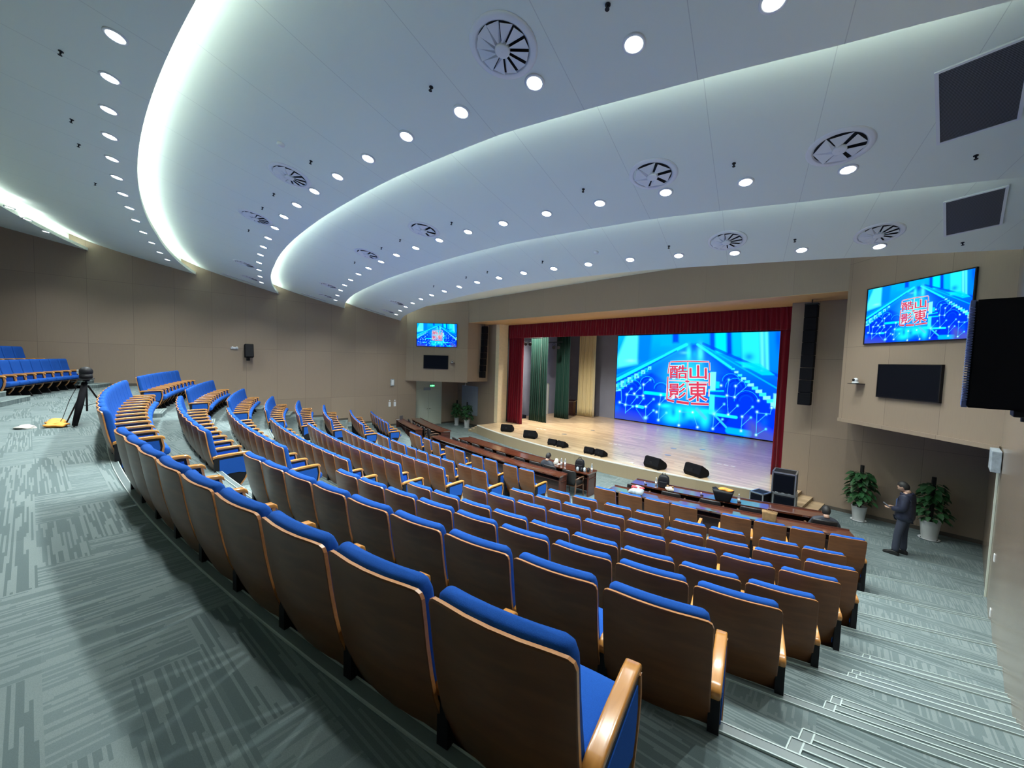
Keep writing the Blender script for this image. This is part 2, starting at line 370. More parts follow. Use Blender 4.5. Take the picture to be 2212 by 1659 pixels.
def step_block(xa, xb, R0, R1, z0, z1, name='floor'):
    # carpeted half step between two tiers, R0 (back) > R1 (front)
    bm = bmesh.new(); n = max(2, int((xb-xa)/.25)); xs = [xa+(xb-xa)*i/n for i in range(n+1)]
    T = [[(x, yarc(R, x), z1) for x in xs] for R in (R0, R1)]; B = [[(x, yarc(R, x), z0) for x in xs] for R in (R0, R1)]
    solidify_grid(bm, T, B, 0)
    w = .05
    def strip(poly_top, mi, zt):
        vs = [bm.verts.new((p[0], p[1], z1+zt)) for p in poly_top]; vb = [bm.verts.new((p[0], p[1], z1-.02)) for p in poly_top]
        bm.faces.new(vs).material_index = mi
        for i in range(len(vs)):
            j = (i+1) % len(vs); bm.faces.new((vs[i], vb[i], vb[j], vs[j])).material_index = mi
    def ring(xa2, xb2, Ra, Rb, mi, zt):  # quad strips along front
        xs2 = [xa2+(xb2-xa2)*i/n for i in range(n+1)]
        for i in range(n):
            strip([(xs2[i], yarc(Ra, xs2[i])), (xs2[i+1], yarc(Ra, xs2[i+1])), (xs2[i+1], yarc(Rb, xs2[i+1])), (xs2[i], yarc(Rb, xs2[i]))], mi, zt)
    ring(xa+w, xb-w, R1+w, R1-.004, 1, .006); ring(xa, xb, R1+.002, R1-.006, 2, .010); ring(xa+w+.008, xb-w-.008, R1+w+.008, R1+w, 2, .008)
    for sx in ((xa, 1), (xb, -1)):
        x0, d = sx
        for (o0, o1, mi, zt) in ((0, w, 1, .005), (-.004, .003, 2, .009), (w, w+.008, 2, .007)):
            p, q = x0+d*o0, x0+d*o1
            strip([(p, yarc(R0, p)), (q, yarc(R0, q)), (q, yarc(R1, q)), (p, yarc(R1, p))], mi, zt)
    finish(bm); struct(bm2(name, bm, [M['carpet'], M['nosing'], M['nosing_edge']]))
SPL = {'aisle': 2, 'A': 2, 'B': 2, 'C': 2, 'D': 1}
def aisle_steps(xf, extra=()):
    for i, (n, R, z) in enumerate(EDGE[:-1]):
        nz = EDGE[i+1][2]; c = SPL.get(n, 0) or (1 if n in extra else 0)
        if not c: continue
        for j in range(c):
            zt = z-(z-nz)*(j+1)/(c+1); r0 = R-.27*j if j else R-.001; r1 = R-.27*(j+1) if c == 2 else R-.29
            xa, xb = xf(R-.3)
            step_block(xa, xb, R-.002, r1, nz-.02, zt)
aisle_steps(lambda R: (-.45, .62))
aisle_steps(lambda R: (XL+.02, XC-(10.35/R and R*math.sin(10.3/R))), extra='EFG')
def mid(R, s):
    a, b = (3.95, 4.85) if R > 35 else (3.75, 4.75)
    x0, x1 = XC+s*R*math.sin(a/R), XC+s*R*math.sin(b/R); return (min(x0, x1), max(x0, x1))
aisle_steps(lambda R: mid(R, 1)); aisle_steps(lambda R: mid(R, -1))
# rear steps up to the back tier
def rsteps(xa, xb):
    step_block(xa, xb, 38.75, 37.45, 2.80, 2.95); step_block(xa, xb, 38.75, 37.85, 2.80, 3.08)
rsteps(XC-6.0, XC-4.4); rsteps(XL+.02, -21.0)
# ---- walls
def poly_prism(name, pts, z0, z1, mat, kind=True):
    bm = bmesh.new(); b = [bm.verts.new((x, y, z0)) for x, y in pts]; t = [bm.verts.new((x, y, z1)) for x, y in pts]
    bm.faces.new(b[::-1]); bm.faces.new(t)
    for i in range(len(pts)):
        j = (i+1) % len(pts); bm.faces.new((b[i], b[j], t[j], t[i]))
    finish(bm); o = bm2(name, bm, mat)
    return struct(o) if kind else o
HT = 9.6
poly_prism('wall_left', [(XL-.35, -8.3), (XL, -8.3), (XL, 12.1), (XL-.35, 12.1)], 0, HT, M['wall_y'])
poly_prism('wall_left', [(-22.75, 12.1), (-22.4, 12.1), (-22.4, 15.5), (-22.75, 15.5)], 0, 3.2, M['wall_y'])
poly_prism('wall_left', [(-22.75, 11.8), (XL-.002, 11.8), (XL-.002, 12.1), (-22.75, 12.1)], 0, 3.2, M['wall_y'])
poly_prism('wall_right', [(xr(-8.3), -8.3), (xr(-8.3)+.4, -8.3), (xr(15.6)+.4, 15.6), (xr(15.6), 15.6)], 0, HT, M['wall_gloss'])
poly_prism('wall_back', [(-22.3, -8.6), (.9, -8.6), (.9, -8.3), (-22.3, -8.3)], 0, HT+.5, M['wall_x'])
poly_prism('wall_front', [(-22.75, YF), (-18.22, YF), (-18.22, YF+.3), (-22.75, YF+.3)], 0, HT, M['wall_x'])
poly_prism('wall_front', [(-3.6, YF), (1.3, YF), (1.3, YF+.3), (-3.6, YF+.3)], 0, HT, M['wall_x'])
IA = (-19.233, 13.96); IB = (-21.912, 11.396); JA = (-1.999, 13.96); JB = (.70, 11.396)
poly_prism('wall_front', [IA, IB, (-22.4, 11.396), (-22.4, YF), (IA[0], YF)], 2.95, HT, M['wall_d2'])
poly_prism('wall_front', [JA, (JA[0], YF), (1.3, YF), (1.3, 11.39), JB], 2.95, HT, M['wall_d1'])
poly_prism('trim_20', [(JA[0]-.02, JA[1]-.03), (JA[0]+.02, JA[1]+.05), (JB[0]+.0, JB[1]+.05), (JB[0]-.03, JB[1]-.03)], 2.90, 2.99, M['wall_d1'])
poly_prism('trim_21', [(IA[0]+.02, IA[1]-.03), (IA[0]-.02, IA[1]+.05), (IB[0], IB[1]+.05), (IB[0]+.03, IB[1]-.03)], 2.90, 2.99, M['wall_d2'])
struct(Box('wall_fascia', -19.233, -1.999, 13.96, 14.25, 6.42, HT, M['fascia']))
struct(Box('ceiling_soffit', -19.233, -1.999, 13.962, 16.6, 6.41, 6.47, M['soffit']))
struct(Box('wall_jamb', -18.5, -18.2, YF-.002, 16.2, .5, 6.41, M['jamb']))
struct(Box('wall_jamb', -3.6, -3.3, YF+.3, 16.2, .5, 6.41, M['jamb']))
# baseboards
struct(Box('baseboard_front', -2.35, xr(YF), YF-.015, YF, 0, .1, M['base']))
struct(Box('baseboard_front', -22.4, -19.2, YF-.015, YF, 0, .1, M['base']))
struct(Box('baseboard_left', -22.4, -22.385, 14.2, YF, 0, .1, M['base']))
bm = bmesh.new()
prof = [(36.95, 2.82)]
E2 = [(38.7, 2.82)] + [(R, z) for n, R, z in EDGE] + [(24.8, 0)]
for (Ra, za), (Rb, zb) in zip(E2, E2[1:]):
    ya, yb = yarc(Ra, XL), min(12.0, yarc(Rb, XL)); box(bm, XL, XL+.014, ya, yb, zb if Ra == 38.7 else zb, zb+.1)
    ya, yb = yarc(Ra, .5), yarc(Rb, .5); y0 = ya
finish(bm); struct(bm2('baseboard_left', bm, M['base']))
# ---- stage
def fstage(x): return 13.04 + .95*((x+10.75)/7.4)**2
def build_stage():
    n = 40; xs = [-18.25+(-3.3+18.25)*i/n for i in range(n+1)]
    pts = [(x, fstage(x)) for x in xs] + [(-3.3, YF-.001), (-3.6, YF-.001), (-3.6, 16.2), (-1.2, 16.2), (-1.2, 23.9), (-20.4, 23.9), (-20.4, 16.2), (-18.2, 16.2), (-18.2, YF-.001), (-18.25, YF-.001)]
    bm = bmesh.new(); t = [bm.verts.new((x, y, .5)) for x, y in pts]; b = [bm.verts.new((x, y, 0)) for x, y in pts]
    bm.faces.new(t)
    for i in range(len(pts)):
        j = (i+1) % len(pts); f = bm.faces.new((b[i], b[j], t[j], t[i])); f.material_index = 1
    finish(bm); struct(bm2('floor_stage', bm, [M['planks'], M['stage_face']]))
    bm = bmesh.new()
    T = [[(x, fstage(x)-.006, .506) for x in xs], [(x, fstage(x)+.07, .506) for x in xs]]
    B = [[(x, fstage(x)-.006, .47) for x in xs], [(x, fstage(x)+.07, .47) for x in xs]]
    solidify_grid(bm, T, B, 0); finish(bm); struct(bm2('trim_30', bm, M['stage_edge']))
    for s, x0 in ((1, -3.3), (-1, -18.25)):
        for k in range(3):
            a, b_ = x0+s*.3*k, x0+s*.3*(k+1); a, b_ = min(a, b_), max(a, b_)
            o = Box('floor_stair', a, b_, 14.08, YF-.002, 0, .375-.125*k, M['stage_face']); struct(o)
            o = Box('trim_31', a-(.01 if s < 0 else 0), b_+(.01 if s > 0 else 0), 14.07, YF-.012, .375-.125*k, .383-.125*k, M['planks']); struct(o)
build_stage()
struct(Box('wall_stage_back', -20.6, -1.0, 23.75, 24.0, .4, 9.2, M['stage_grey']))
struct(Box('wall_stage_left', -20.6, -19.55, 16.6, 23.76, .4, 9.2, M['stage_grey']))
struct(Box('wall_stage_right', -1.4, -1.0, 16.0, 23.76, .4, 9.2, M['stage_grey']))
struct(Box('wall_stage_left', -20.6, -18.45, 16.2, 16.6, .4, 9.2, M['dark']))
struct(Box('wall_stage_right', -3.35, -1.0, 16.2, 16.6, .4, 9.2, M['dark']))
struct(Box('ceiling_stage', -20.7, -1.0, 14.25, 24.0, 9.2, 9.4, M['dark']))
# ---- hall ceiling: stepped curved panels
def build_ceiling():
    n = 96; xs = [XL-.05+(1.05-XL)*i/n for i in range(n+1)]
    def pt(x, k, dR, z=None, Rabs=None):
        # point on the column x at radius lip(k)+dR
        R = 30.0; th = 0
        for _ in range(12):
            R = (lip(k, th)+dR) if Rabs is None else Rabs
            th = math.degrees(math.asin(max(-.95, min(.95, (x-XC)/R))))
        return (x, yarc(R, x), zceil(k2[0], R, th) if z is None else z(R, th))
    k2 = [1]
    for k in range(1, 7):
        k2[0] = k; bm = bmesh.new(); rows = []
        if k == 1: rows.append([pt(x, 1, 0, None, 46.5) for x in xs]); rows.append([pt(x, 1, 0, None, 42.0) for x in xs])
        else: rows.append([pt(x, k-1, .45) for x in xs])
        if k < 6:
            A_ = rows[-1]; B_ = [pt(x, k, 0) for x in xs]
            for f in (.04, .08, .13, .18, .24, .31, .4, .5, .6, .7, .8, .9):
                rr_ = []
                for p_, q_ in zip(A_, B_):
                    y_ = p_[1]+(q_[1]-p_[1])*f; dx, dy = p_[0]-XC, YC-y_
                    rr_.append((p_[0], y_, zceil(k, math.hypot(dx, dy), math.degrees(math.atan2(dx, dy)))))
                rows.append(rr_)
            rows.append(B_)
            zl = Z1[k]
            for dR, dz in ((0, .105), (.03, .10), (.03, .06), (.45, .06)): rows.append([pt(x, k, dR, lambda R, th, dz=dz, dR=dR: zceil(k, lip(k, th)+dR, th)+dz) for x in xs])
            k2[0] = k+1; rows.append([pt(x, k, .45) for x in xs]); k2[0] = k
        else: rows.append([(x, 15.0, 7.35+ZO) for x in xs])
        V = [[bm.verts.new(p) for p in r] for r in rows]
        for a, b in zip(V, V[1:]):
            for i in range(n): bm.faces.new((a[i], b[i], b[i+1], a[i+1]))
        struct(bm2('ceiling', bm, M['ceil']))
        if k < 6:
            bm = bmesh.new(); xx = xs[1:-3]; zl = Z1[k]+.085
            T = [[pt(x, k, d, lambda R, th: zl+.04) for x in xx] for d in (.07, .11)]; B = [[pt(x, k, d, lambda R, th: zl) for x in xx] for d in (.07, .11)]
            solidify_grid(bm, T, B, 0); finish(bm)
            o = bm2('cove_light', bm, M['cove'])
            tag(o, 'long curved strip light hidden above the %s ceiling lip from the back wall' % ORD[k], 'light', 'cove lights along the curved ceiling')
    struct(Box('ceiling_upper', -22.6, 1.4, -8.6, 16, 9.6, 9.7, M['dark']))
build_ceiling()
# ================================================================== SEATS
def bow(x): return .028*(1-(x/.26)**2)
PROF = [(.235, .15), (.205, .24), (.165, .35), (.115, .46), (.072, .57), (.044, .69), (.022, .81), (.006, .92), (-.004, .985), (-.008, 1.015), (-.009, 1.028)]
def yprof(z):
    zs = [p[1] for p in PROF]; return float(np.interp(z, zs, [p[0] for p in PROF]))
def shell_mesh():
    bm = bmesh.new(); xs = [-.269, -.261, -.244, -.20, -.1, 0, .1, .20, .244, .261, .269]
    zc_t = [.035, .014, .004, 0, 0, 0, 0, 0, .004, .014, .035]
    lv = [p[1] for p in PROF]; out = []; inn = []
    for i, z in enumerate(lv):
        ro = []; ri = []
        for j, x in enumerate(xs):
            zz = z
            if z > .95: zz = z - zc_t[j]*(z-.95)/.078
            if z < .26: zz = z + zc_t[j]*(.26-z)/.11
            y = yprof(zz) - bow(x)
            ro.append((x, y, zz)); ri.append((x, y+.016, zz-.001))
        out.append(ro); inn.append(ri)
    solidify_grid(bm, inn, out, 0, 1); finish(bm)
    for f in bm.faces: f.smooth = f.material_index == 0
    return bm
def cushion_mesh():
    bm = bmesh.new(); secs = []
    lev = [(.36, .05, .21), (.39, .085, .238), (.46, .10, .246), (.58, .104, .248), (.72, .096, .249), (.84, .090, .249), (.93, .088, .249), (.99, .086, .248), (1.028, .072, .243), (1.045, .045, .226)]
    for z, th, hx in lev:
        y0 = yprof(min(z, 1.0))+.014
        yo = 0
        if z > 1.03: y0 -= .0; yo = .014
        secs.append(rrect(hx, y0+yo, y0+yo+th*(1 if z < 1.0 else 1), .030, lambda x: -bow(x)*.9, z))
    loft(bm, secs, 0); finish(bm)
    for f in bm.faces: f.smooth = True
    return bm
def seatc_mesh():
    bm = bmesh.new(); secs = []
    for y, hz, zc, hx in ((.17, .03, .40, .22), (.20, .055, .405, .238), (.35, .062, .41, .245), (.50, .065, .42, .247), (.60, .062, .43, .245), (.645, .045, .43, .238), (.66, .02, .428, .22)):
        pts = []
        r = rrect(hx, -hz, hz, min(.03, hz*.9))
        for px, py, _ in r: pts.append((px, y, zc+py+(.012*(1-(px/.25)**2) if py > 0 else 0)))
        secs.append(pts)
    loft(bm, secs, 0); finish(bm)
    for f in bm.faces: f.smooth = True
    return bm
def arm_mesh(cx):
    bm = bmesh.new(); secs = []
    for y, z, hz, hx in ((.085, .605, .016, .024), (.092, .616, .018, .029), (.14, .629, .019, .030), (.30, .640, .019, .031), (.50, .648, .019, .031), (.565, .644, .019, .031), (.59, .628, .018, .029), (.597, .612, .012, .026)):
        secs.append([(cx+px, y, z+py) for px, py, _ in rrect(hx, -hz, hz, .010)])
    loft(bm, secs, 0); finish(bm)
    for f in bm.faces: f.smooth = True
    return bm
def sidepoly():   # outline of a side stand in (y, z)
    return [(.10, .0), (.10, .595), (.55, .628), (.575, .52), (.555, .40), (.50, .25), (.44, .15), (.50, .03), (.50, 0)]
def prism_x(bm, poly, x0, x1, mi=0):
    a = [bm.verts.new((x0, y, z)) for y, z in poly]; b = [bm.verts.new((x1, y, z)) for y, z in poly]
    bm.faces.new(a).material_index = mi; bm.faces.new(b[::-1]).material_index = mi
    for i in range(len(poly)):
        j = (i+1) % len(poly); bm.faces.new((a[i], b[i], b[j], a[j])).material_index = mi
def add_side(root, cx):
    bm = arm_mesh(cx); bm2('armrest', bm, M['arm'], root)
    bm = bmesh.new(); prism_x(bm, sidepoly(), cx-.026, cx+.026)
    box(bm, cx-.04, cx+.04, .10, .48, 0, .025, 0); finish(bm)
    st = bm2('side_stand', bm, M['black'], root)
    bm = bmesh.new(); pl = [(.165, .29), (.165, .58), (.53, .60), (.545, .50), (.527, .40), (.50, .335), (.42, .355), (.30, .355), (.22, .33)]
    prism_x(bm, pl, cx-.031, cx+.031); finish(bm); bm2('side_cover', bm, M['blue'], st)
    bm = bmesh.new(); c = [(.572, .625), (.590, .52), (.572, .40), (.516, .25), (.452, .155)]
    poly = c + [(y-.022, z-.0) for y, z in c[::-1]]
    prism_x(bm, poly, cx-.034, cx+.034); finish(bm); bm2('front_trim', bm, M['shell_edge'], st)
def make_seat(both):
    t = thing('auditorium_seat', 'x', 'seat')
    bm2('back_panel', shell_mesh(), [M['shell'], M['shell_edge']], t)
    bm2('back_cushion', cushion_mesh(), M['blue'], t)
    bm2('seat_cushion', seatc_mesh(), M['blue'], t)
    bm = bmesh.new(); box(bm, -.235, .235, .22, .58, .325, .35, 0, .008); box(bm, -.255, .255, .26, .32, .27, .325, 0); finish(bm)
    bm2('seat_pan', bm, M['dwood'], t)
    add_side(t, -.285)
    if both: add_side(t, .285)
    remember(t); return t
PROTO = {0: make_seat(False), 1: make_seat(True)}
USED = {0: False, 1: False}
def place_seat(R, th, z, both, label, group, scale=1.0):
    p = PROTO[both]
    if USED[both]: p = dup(PROTO[both])
    USED[both] = True
    v = pol(R, th, z); p.location = v; p.rotation_euler = (0, 0, rad(th)); p['label'] = label; p['category'] = 'seat'; p['group'] = group
    return p
ROWN = {'A': 'back row', 'B': 'second row from the back', 'C': 'third row from the back', 'D': 'fourth row from the back',
        'E': 'fifth row from the back', 'F': 'sixth row from the back', 'G': 'row just behind the front row', 'H': 'front row'}
ROWR = {'A': 35.227, 'B': 34.155, 'C': 33.124, 'D': 32.074, 'E': 31.051, 'F': 29.991, 'G': 28.79, 'H': 27.14}
FLZ = {n: z for n, R, z in EDGE}; 
def flz(row): return FLZ[row]
def deg(m, R): return math.degrees(m/R)
def row_of(row, lefts, block, group, from_end, warp=None):
    # lefts: angle of each chair's left back corner, from right end to left end
    R = ROWR[row]; n = len(lefts)
    for i, tl in enumerate(lefts):
        th = tl + deg(.26, R)
        RR = R + (warp(th) if warp else 0)
        right_gap = (lefts[i-1]-tl)*PI/180*R if i else 9
        both = 1 if right_gap > .635 else 0
        lab = 'blue seat, %s, %s seat from the %s, %s' % (block, ORD[i+1], from_end, ROWN[row])
        place_seat(RR, th, flz(row), both, lab, group+', '+ROWN[row])
P_ = .57
THR = {'A': 15.61, 'B': 16.035, 'C': 16.617, 'D': 17.206, 'E': 17.808, 'F': 18.496}
for r in 'ABCDEF':
    row_of(r, [THR[r]-deg(P_*i, ROWR[r]) for i in range(9)], 'near block', 'seats in the near block', 'right stairs')
    m0, nn = (2.93, 12) if r == 'A' else (2.66, 11)
    row_of(r, [deg(m0-P_*i, ROWR[r]) for i in range(nn)], 'middle block', 'seats in the middle block', 'near aisle')
    row_of(r, [deg(-5.56-P_*i, ROWR[r]) for i in range(9)], 'far block', 'seats in the far block', 'middle aisle')
row_of('G', [18.76, 17.64, 16.2, 15.06, 13.7, 12.52, 11.16, 9.96], 'near block', 'seats in the near block', 'right stairs')
row_of('G', [5.32, 4.26, 2.83, 1.64, .29, -.92, -2.32, -3.32, -4.87, -5.97], 'middle block', 'seats in the middle block', 'near aisle')
row_of('G', [-11.0-1.19*i for i in range(8)], 'far block', 'seats in the far block', 'middle aisle')
def warpH(th): return 0.0 if th > -5 else .62*((-5-th)/17)**1.2
row_of('H', [20.08, 18.84, 17.59, 16.37, 14.31, 13.14, 11.88, 10.59], 'near block', 'seats in the near block', 'right stairs')
row_of('H', [5.62, 4.34, 2.61, 1.27, -.69, -1.92, -3.96, -5.41, -7.16, -8.36], 'middle block', 'seats in the middle block', 'near aisle')
row_of('H', [-14.5, -15.8, -17.1, -18.4, -19.75, -21.1, -22.35], 'far block', 'seats in the far block', 'middle aisle', warpH)
ROWR['rear1'] = 38.4; ROWR['rear2'] = 39.37
FLZ['rear1'] = 2.82; FLZ['rear2'] = 3.21; ROWN['rear1'] = 'first row'; ROWN['rear2'] = 'second row'
row_of('rear1', [deg(-11.0+.555*i, 38.4) for i in range(9)][::-1], 'block behind the cross aisle', 'seats behind the cross aisle', 'middle steps')
row_of('rear2', [deg(-11.0+.555*i, 39.37) for i in range(9)][::-1], 'block behind the cross aisle', 'seats behind the cross aisle', 'middle steps')
# ================================================================== CEILING FITTINGS
DL = {1: [(37.69, -9.29), (37.78, -11.15), (37.98, -13.56)],
 2: [(35.09, 7.18), (35.07, 5.59), (35.05, 4.05), (35.03, 2.48), (35.02, 0.82), (35.0, -0.8), (34.98, -2.53), (34.96, -4.22), (34.98, -6.1), (35.0, -8.2), (35.02, -10.31), (35.11, -12.76), (35.19, -14.89)],
 3: [(32.15, 19.05), (32.23, 17.06), (32.33, 15.11), (32.37, 13.25), (32.42, 11.46), (32.45, 9.7), (32.43, 7.99), (32.42, 6.26), (32.42, 4.59), (32.4, 2.84), (32.38, 1.15), (32.34, -0.64), (32.3, -2.54), (32.27, -4.44), (32.25, -6.38), (32.23, -8.59), (32.22, -10.94), (32.24, -13.38), (32.32, -16.16)],
 4: [(29.36, 18.95), (29.5, 16.68), (29.65, 14.63), (29.74, 12.64), (29.79, 10.72), (29.82, 8.83), (29.84, 6.99), (29.82, 5.1), (29.79, 3.19), (29.76, 1.26), (29.72, -0.69), (29.67, -2.74), (29.62, -4.85), (29.56, -7.12), (29.52, -9.4), (29.47, -11.88), (29.45, -14.74), (29.46, -17.95)],
 5: [(26.72, 21.08), (26.88, 18.6), (27.07, 16.26), (27.27, 14.14), (27.39, 12.09), (27.44, 10.06), (27.48, 8.13), (27.48, 6.15), (27.42, 4.15), (27.37, 2.08), (27.28, -0.07), (27.18, -2.3), (27.09, -4.57), (26.99, -7.03), (26.86, -9.73), (26.75, -12.65), (26.66, -15.84), (26.58, -19.69)],
 6: [(24.4, 20.5-2.25*i) for i in range(12)] + [(24.47, -6.27), (24.4, -8.58), (24.29, -11.12)]}
CROW = {1: 'rearmost ceiling panel', 2: 'second rearmost ceiling panel', 3: 'third rearmost ceiling panel', 4: 'fourth rearmost ceiling panel', 5: 'fifth rearmost ceiling panel', 6: 'ceiling panel beside the stage beam'}
def ceil_frame(k, R, th):
    z = zceil(k, R, th); slope = (zceil(k, R+.1, th)-zceil(k, R-.1, th))/.2
    out = Vector((math.sin(rad(th)), -math.cos(rad(th)), 0)); tv = (out + Vector((0, 0, slope))).normalized()
    xd = Vector((math.cos(rad(th)), math.sin(rad(th)), 0)); n = xd.cross(tv); n = n if n.z > 0 else -n
    m = Matrix((xd, n.cross(xd), n)).transposed().to_4x4(); m.translation = pol(R, th, z); return m
def make_downlight():
    t = thing('downlight', 'x', 'ceiling light')
    bm = bmesh.new(); lathe(bm, [(.080, -.004), (.082, -.014), (.100, -.014), (.108, -.008), (.108, .004)], 28, cap=False); bm2('trim_ring', bm, M['white'], t, True)
    bm = bmesh.new(); lathe(bm, [(.081, -.006), (.03, -.009), (.002, -.010)], 28, cap=False); finish(bm); bm2('lens', bm, M['lampglass'], t)
    remember(t); return t
dl0 = make_downlight(); first = True
LD = bpy.data.lights.new('downlight_lamp', 'SPOT'); LD.energy = LAMP_W; LD.color = LAMP_COL; LD.spot_size = rad(125); LD.spot_blend = .75; LD.shadow_soft_size = .06
for k, lst in DL.items():
    for i, (R, th) in enumerate(lst[::-1]):
        d = dl0 if first else dup(dl0); first = False
        d.matrix_world = ceil_frame(k, R, th)
        d['label'] = 'round downlight, %s from the far wall on the %s' % (ORD[i+1], CROW[k]); d['category'] = 'ceiling light'; d['group'] = 'downlights on the ' + CROW[k]
        lo = bpy.data.objects.new('downlight_lamp', LD); COL.objects.link(lo); lo.parent = d; lo.location = (0, 0, -.03)
        lo.rotation_euler = d.matrix_world.to_euler().to_matrix().inverted().to_euler()
# extra downlights, unseen and added to light the cross aisle around the camera
for k, (R, th) in ((2, (35.1, 8.9)), (1, (38, -5)), (1, (38, -1))):
    d = dup(dl0); d.matrix_world = ceil_frame(k, R, th)
    d['label'] = 'round unseen downlight added above the cross aisle, above or behind the viewpoint'; d['group'] = 'added downlights above the cross aisle'
    lo = bpy.data.objects.new('downlight_lamp', LD); COL.objects.link(lo); lo.parent = d; lo.location = (0, 0, -.03)
    lo.rotation_euler = d.matrix_world.to_euler().to_matrix().inverted().to_euler()
def make_vent(nb):
    t = thing('round_vent', 'x', 'air vent')
    bm = bmesh.new(); lathe(bm, [(.27, .0), (.272, -.012), (.285, -.016), (.32, -.010), (.345, -.002), (.345, .01), (.27, .01)], 40, cap=False); finish(bm); bm2('outer_ring', bm, M['white'], t, True)
    bm = bmesh.new(); lathe(bm, [(.272, -.012), (.26, .0), (.255, .0015)], 40, cap=False)
    lathe(bm, [(.26, -.004), (.001, -.004)], 40, cap=False, mi=1); finish(bm); bm2('throat', bm, [M['white'], M['dark']], t)
    bm = bmesh.new(); lathe(bm, [(.075, -.010), (.075, -.045), (.06, -.052), (.002, -.052)], 24, cap=False); finish(bm); bm2('hub', bm, M['white'], t, True)
    bm = bmesh.new()
    for i in range(nb):
        a = 2*PI*i/nb; w = 2*PI/nb*.85
        def P(r, an, z): return (r*math.cos(an), r*math.sin(an), z)
        q = [P(.07, a, -.040), P(.262, a-.02, -.034), P(.262, a+w, -.010), P(.07, a+w*.8, -.016)]
        T = [[q[0], q[1]], [q[3], q[2]]]; B = [[(x, y, z+.003) for x, y, z in r] for r in T]
        solidify_grid(bm, T, B)
    finish(bm); bm2('blades', bm, M['white'], t)['kind'] = 'stuff'
    remember(t); return t
VT = {3: [(32.82, 13.08), (32.85, 4.67), (32.75, -0.42), (32.64, -10.54), (32.68, -15.6)],
      4: [(29.83, 18.6), (30.11, 14.46), (30.28, 5.2), (30.17, -0.44), (29.94, -11.54), (29.89, -17.02)],
      5: [(27.15, 20.78), (27.54, 16.0), (27.21, -12.04), (27.02, -18.93)]}
vp = {3: make_vent(12), 4: make_vent(6)}; vused = set()
for k, l in VT.items():
    for i, (R, th) in enumerate(l[::-1]):
        pk = 4 if k == 4 else 3
        d = dup(vp[pk]) if pk in vused else vp[pk]; vused.add(pk)
        d.matrix_world = ceil_frame(k, R, th); d['group'] = 'round vents in the ceiling'; d['category'] = 'air vent'
        d['label'] = 'round swirl vent, %s from the far wall on the %s' % (ORD[i+1], CROW[k])
def make_sprinkler():
    t = thing('sprinkler', 'x', 'sprinkler')
    bm = bmesh.new(); lathe(bm, [(.024, 0), (.024, -.006), (.010, -.010), (.008, -.038), (.005, -.045)], 12); finish(bm); bm2('body', bm, M['black'], t)
    bm = bmesh.new(); lathe(bm, [(.02, -.045), (.02, -.049)], 12); finish(bm); bm2('deflector', bm, M['black'], t)
    remember(t); return t
SPK = {2: [(35.47, 5.61), (35.43, 2.48), (35.41, 0.9), (35.38, -2.4)], 3: [(33.0, 17.2), (32.74, 14.91), (32.82, 11.3), (32.83, 6.18), (32.8, 2.8), (32.77, 1.05), (32.72, -2.5)],
       4: [(29.23, 21.37), (29.95, 16.42), (30.17, 12.45), (30.24, 6.88), (30.22, 3.21), (30.19, 1.32), (30.1, -2.61)],
       5: [(26.6, 23.5), (27.27, 18.28), (27.67, 13.91), (27.86, 7.98), (27.81, 4.03), (27.73, 1.94), (27.6, -2.23)]}
sp0 = make_sprinkler(); u = False
for k, l in SPK.items():
    for i, (R, th) in enumerate(l[::-1]):
        d = dup(sp0) if u else sp0; u = True
        d.matrix_world = ceil_frame(k, R, th); d['group'] = 'sprinklers in the ceiling'; d['category'] = 'sprinkler'
        d['label'] = 'dark sprinkler, %s from the far wall on the %s' % (ORD[i+1], CROW[k])
for k, R, th, w in ((3, 33.25, 6.09, 'third ceiling panel from the back'), (5, 27.87, 10.87, 'fifth ceiling panel from the back')):
    t = thing('smoke_detector', 'small white round smoke detector on the %s' % w, 'smoke detector', group='smoke detectors'); t.matrix_world = ceil_frame(k, R, th)
    bm = bmesh.new(); lathe(bm, [(.055, 0), (.055, -.02), (.035, -.04), (.002, -.042)], 20, cap=False); finish(bm); bm2('cap', bm, M['white'], t, True)
# square return grilles near the right wall, slot vents near the far wall
def grille_mat():
    m, t, b = newmat('grille_slats'); b.inputs['Roughness'].default_value = .6
    tc = t.nodes.new('ShaderNodeTexCoord'); sp = t.nodes.new('ShaderNodeSeparateXYZ'); t.links.new(tc.outputs['Object'], sp.inputs[0])
    f = mth(t, 'LESS_THAN', mth(t, 'FRACT', mth(t, 'DIVIDE', sp.outputs[1], .022)), .35)
    t.links.new(mixc(t, f, (.02, .022, .03), (.13, .14, .17)), b.inputs['Base Color']); return m
M['grille'] = grille_mat()
def grille(name, k, R, th, w, h, rz, label, cat, group, dark=False):
    t = thing(name, label, cat, group=group); m = ceil_frame(k, R, th) @ Matrix.Rotation(rz, 4, 'Z'); t.matrix_world = m
    bm = bmesh.new()
    for a in ((-w/2-.03, w/2+.03, -h/2-.03, -h/2), (-w/2-.03, w/2+.03, h/2, h/2+.03), (-w/2-.03, -w/2, -h/2, h/2), (w/2, w/2+.03, -h/2, h/2)): box(bm, *a, -.014, .004)
    finish(bm); bm2('frame', bm, M['white'], t)
    bm = bmesh.new(); box(bm, -w/2, w/2, -h/2, h/2, -.006, .004); finish(bm); bm2('slats', bm, M['grille'], t)
grille('ceiling_grille', 4, 30.22, 20.6, .56, 1.14, -rad(20.6), 'larger square dark slatted ceiling grille above the right stairs', 'air grille', 'square grilles above the right stairs')
grille('ceiling_grille', 5, 27.47, 22.9, .56, 1.04, -rad(22.9), 'smaller square dark slatted ceiling grille nearer the stage', 'air grille', 'square grilles above the right stairs')
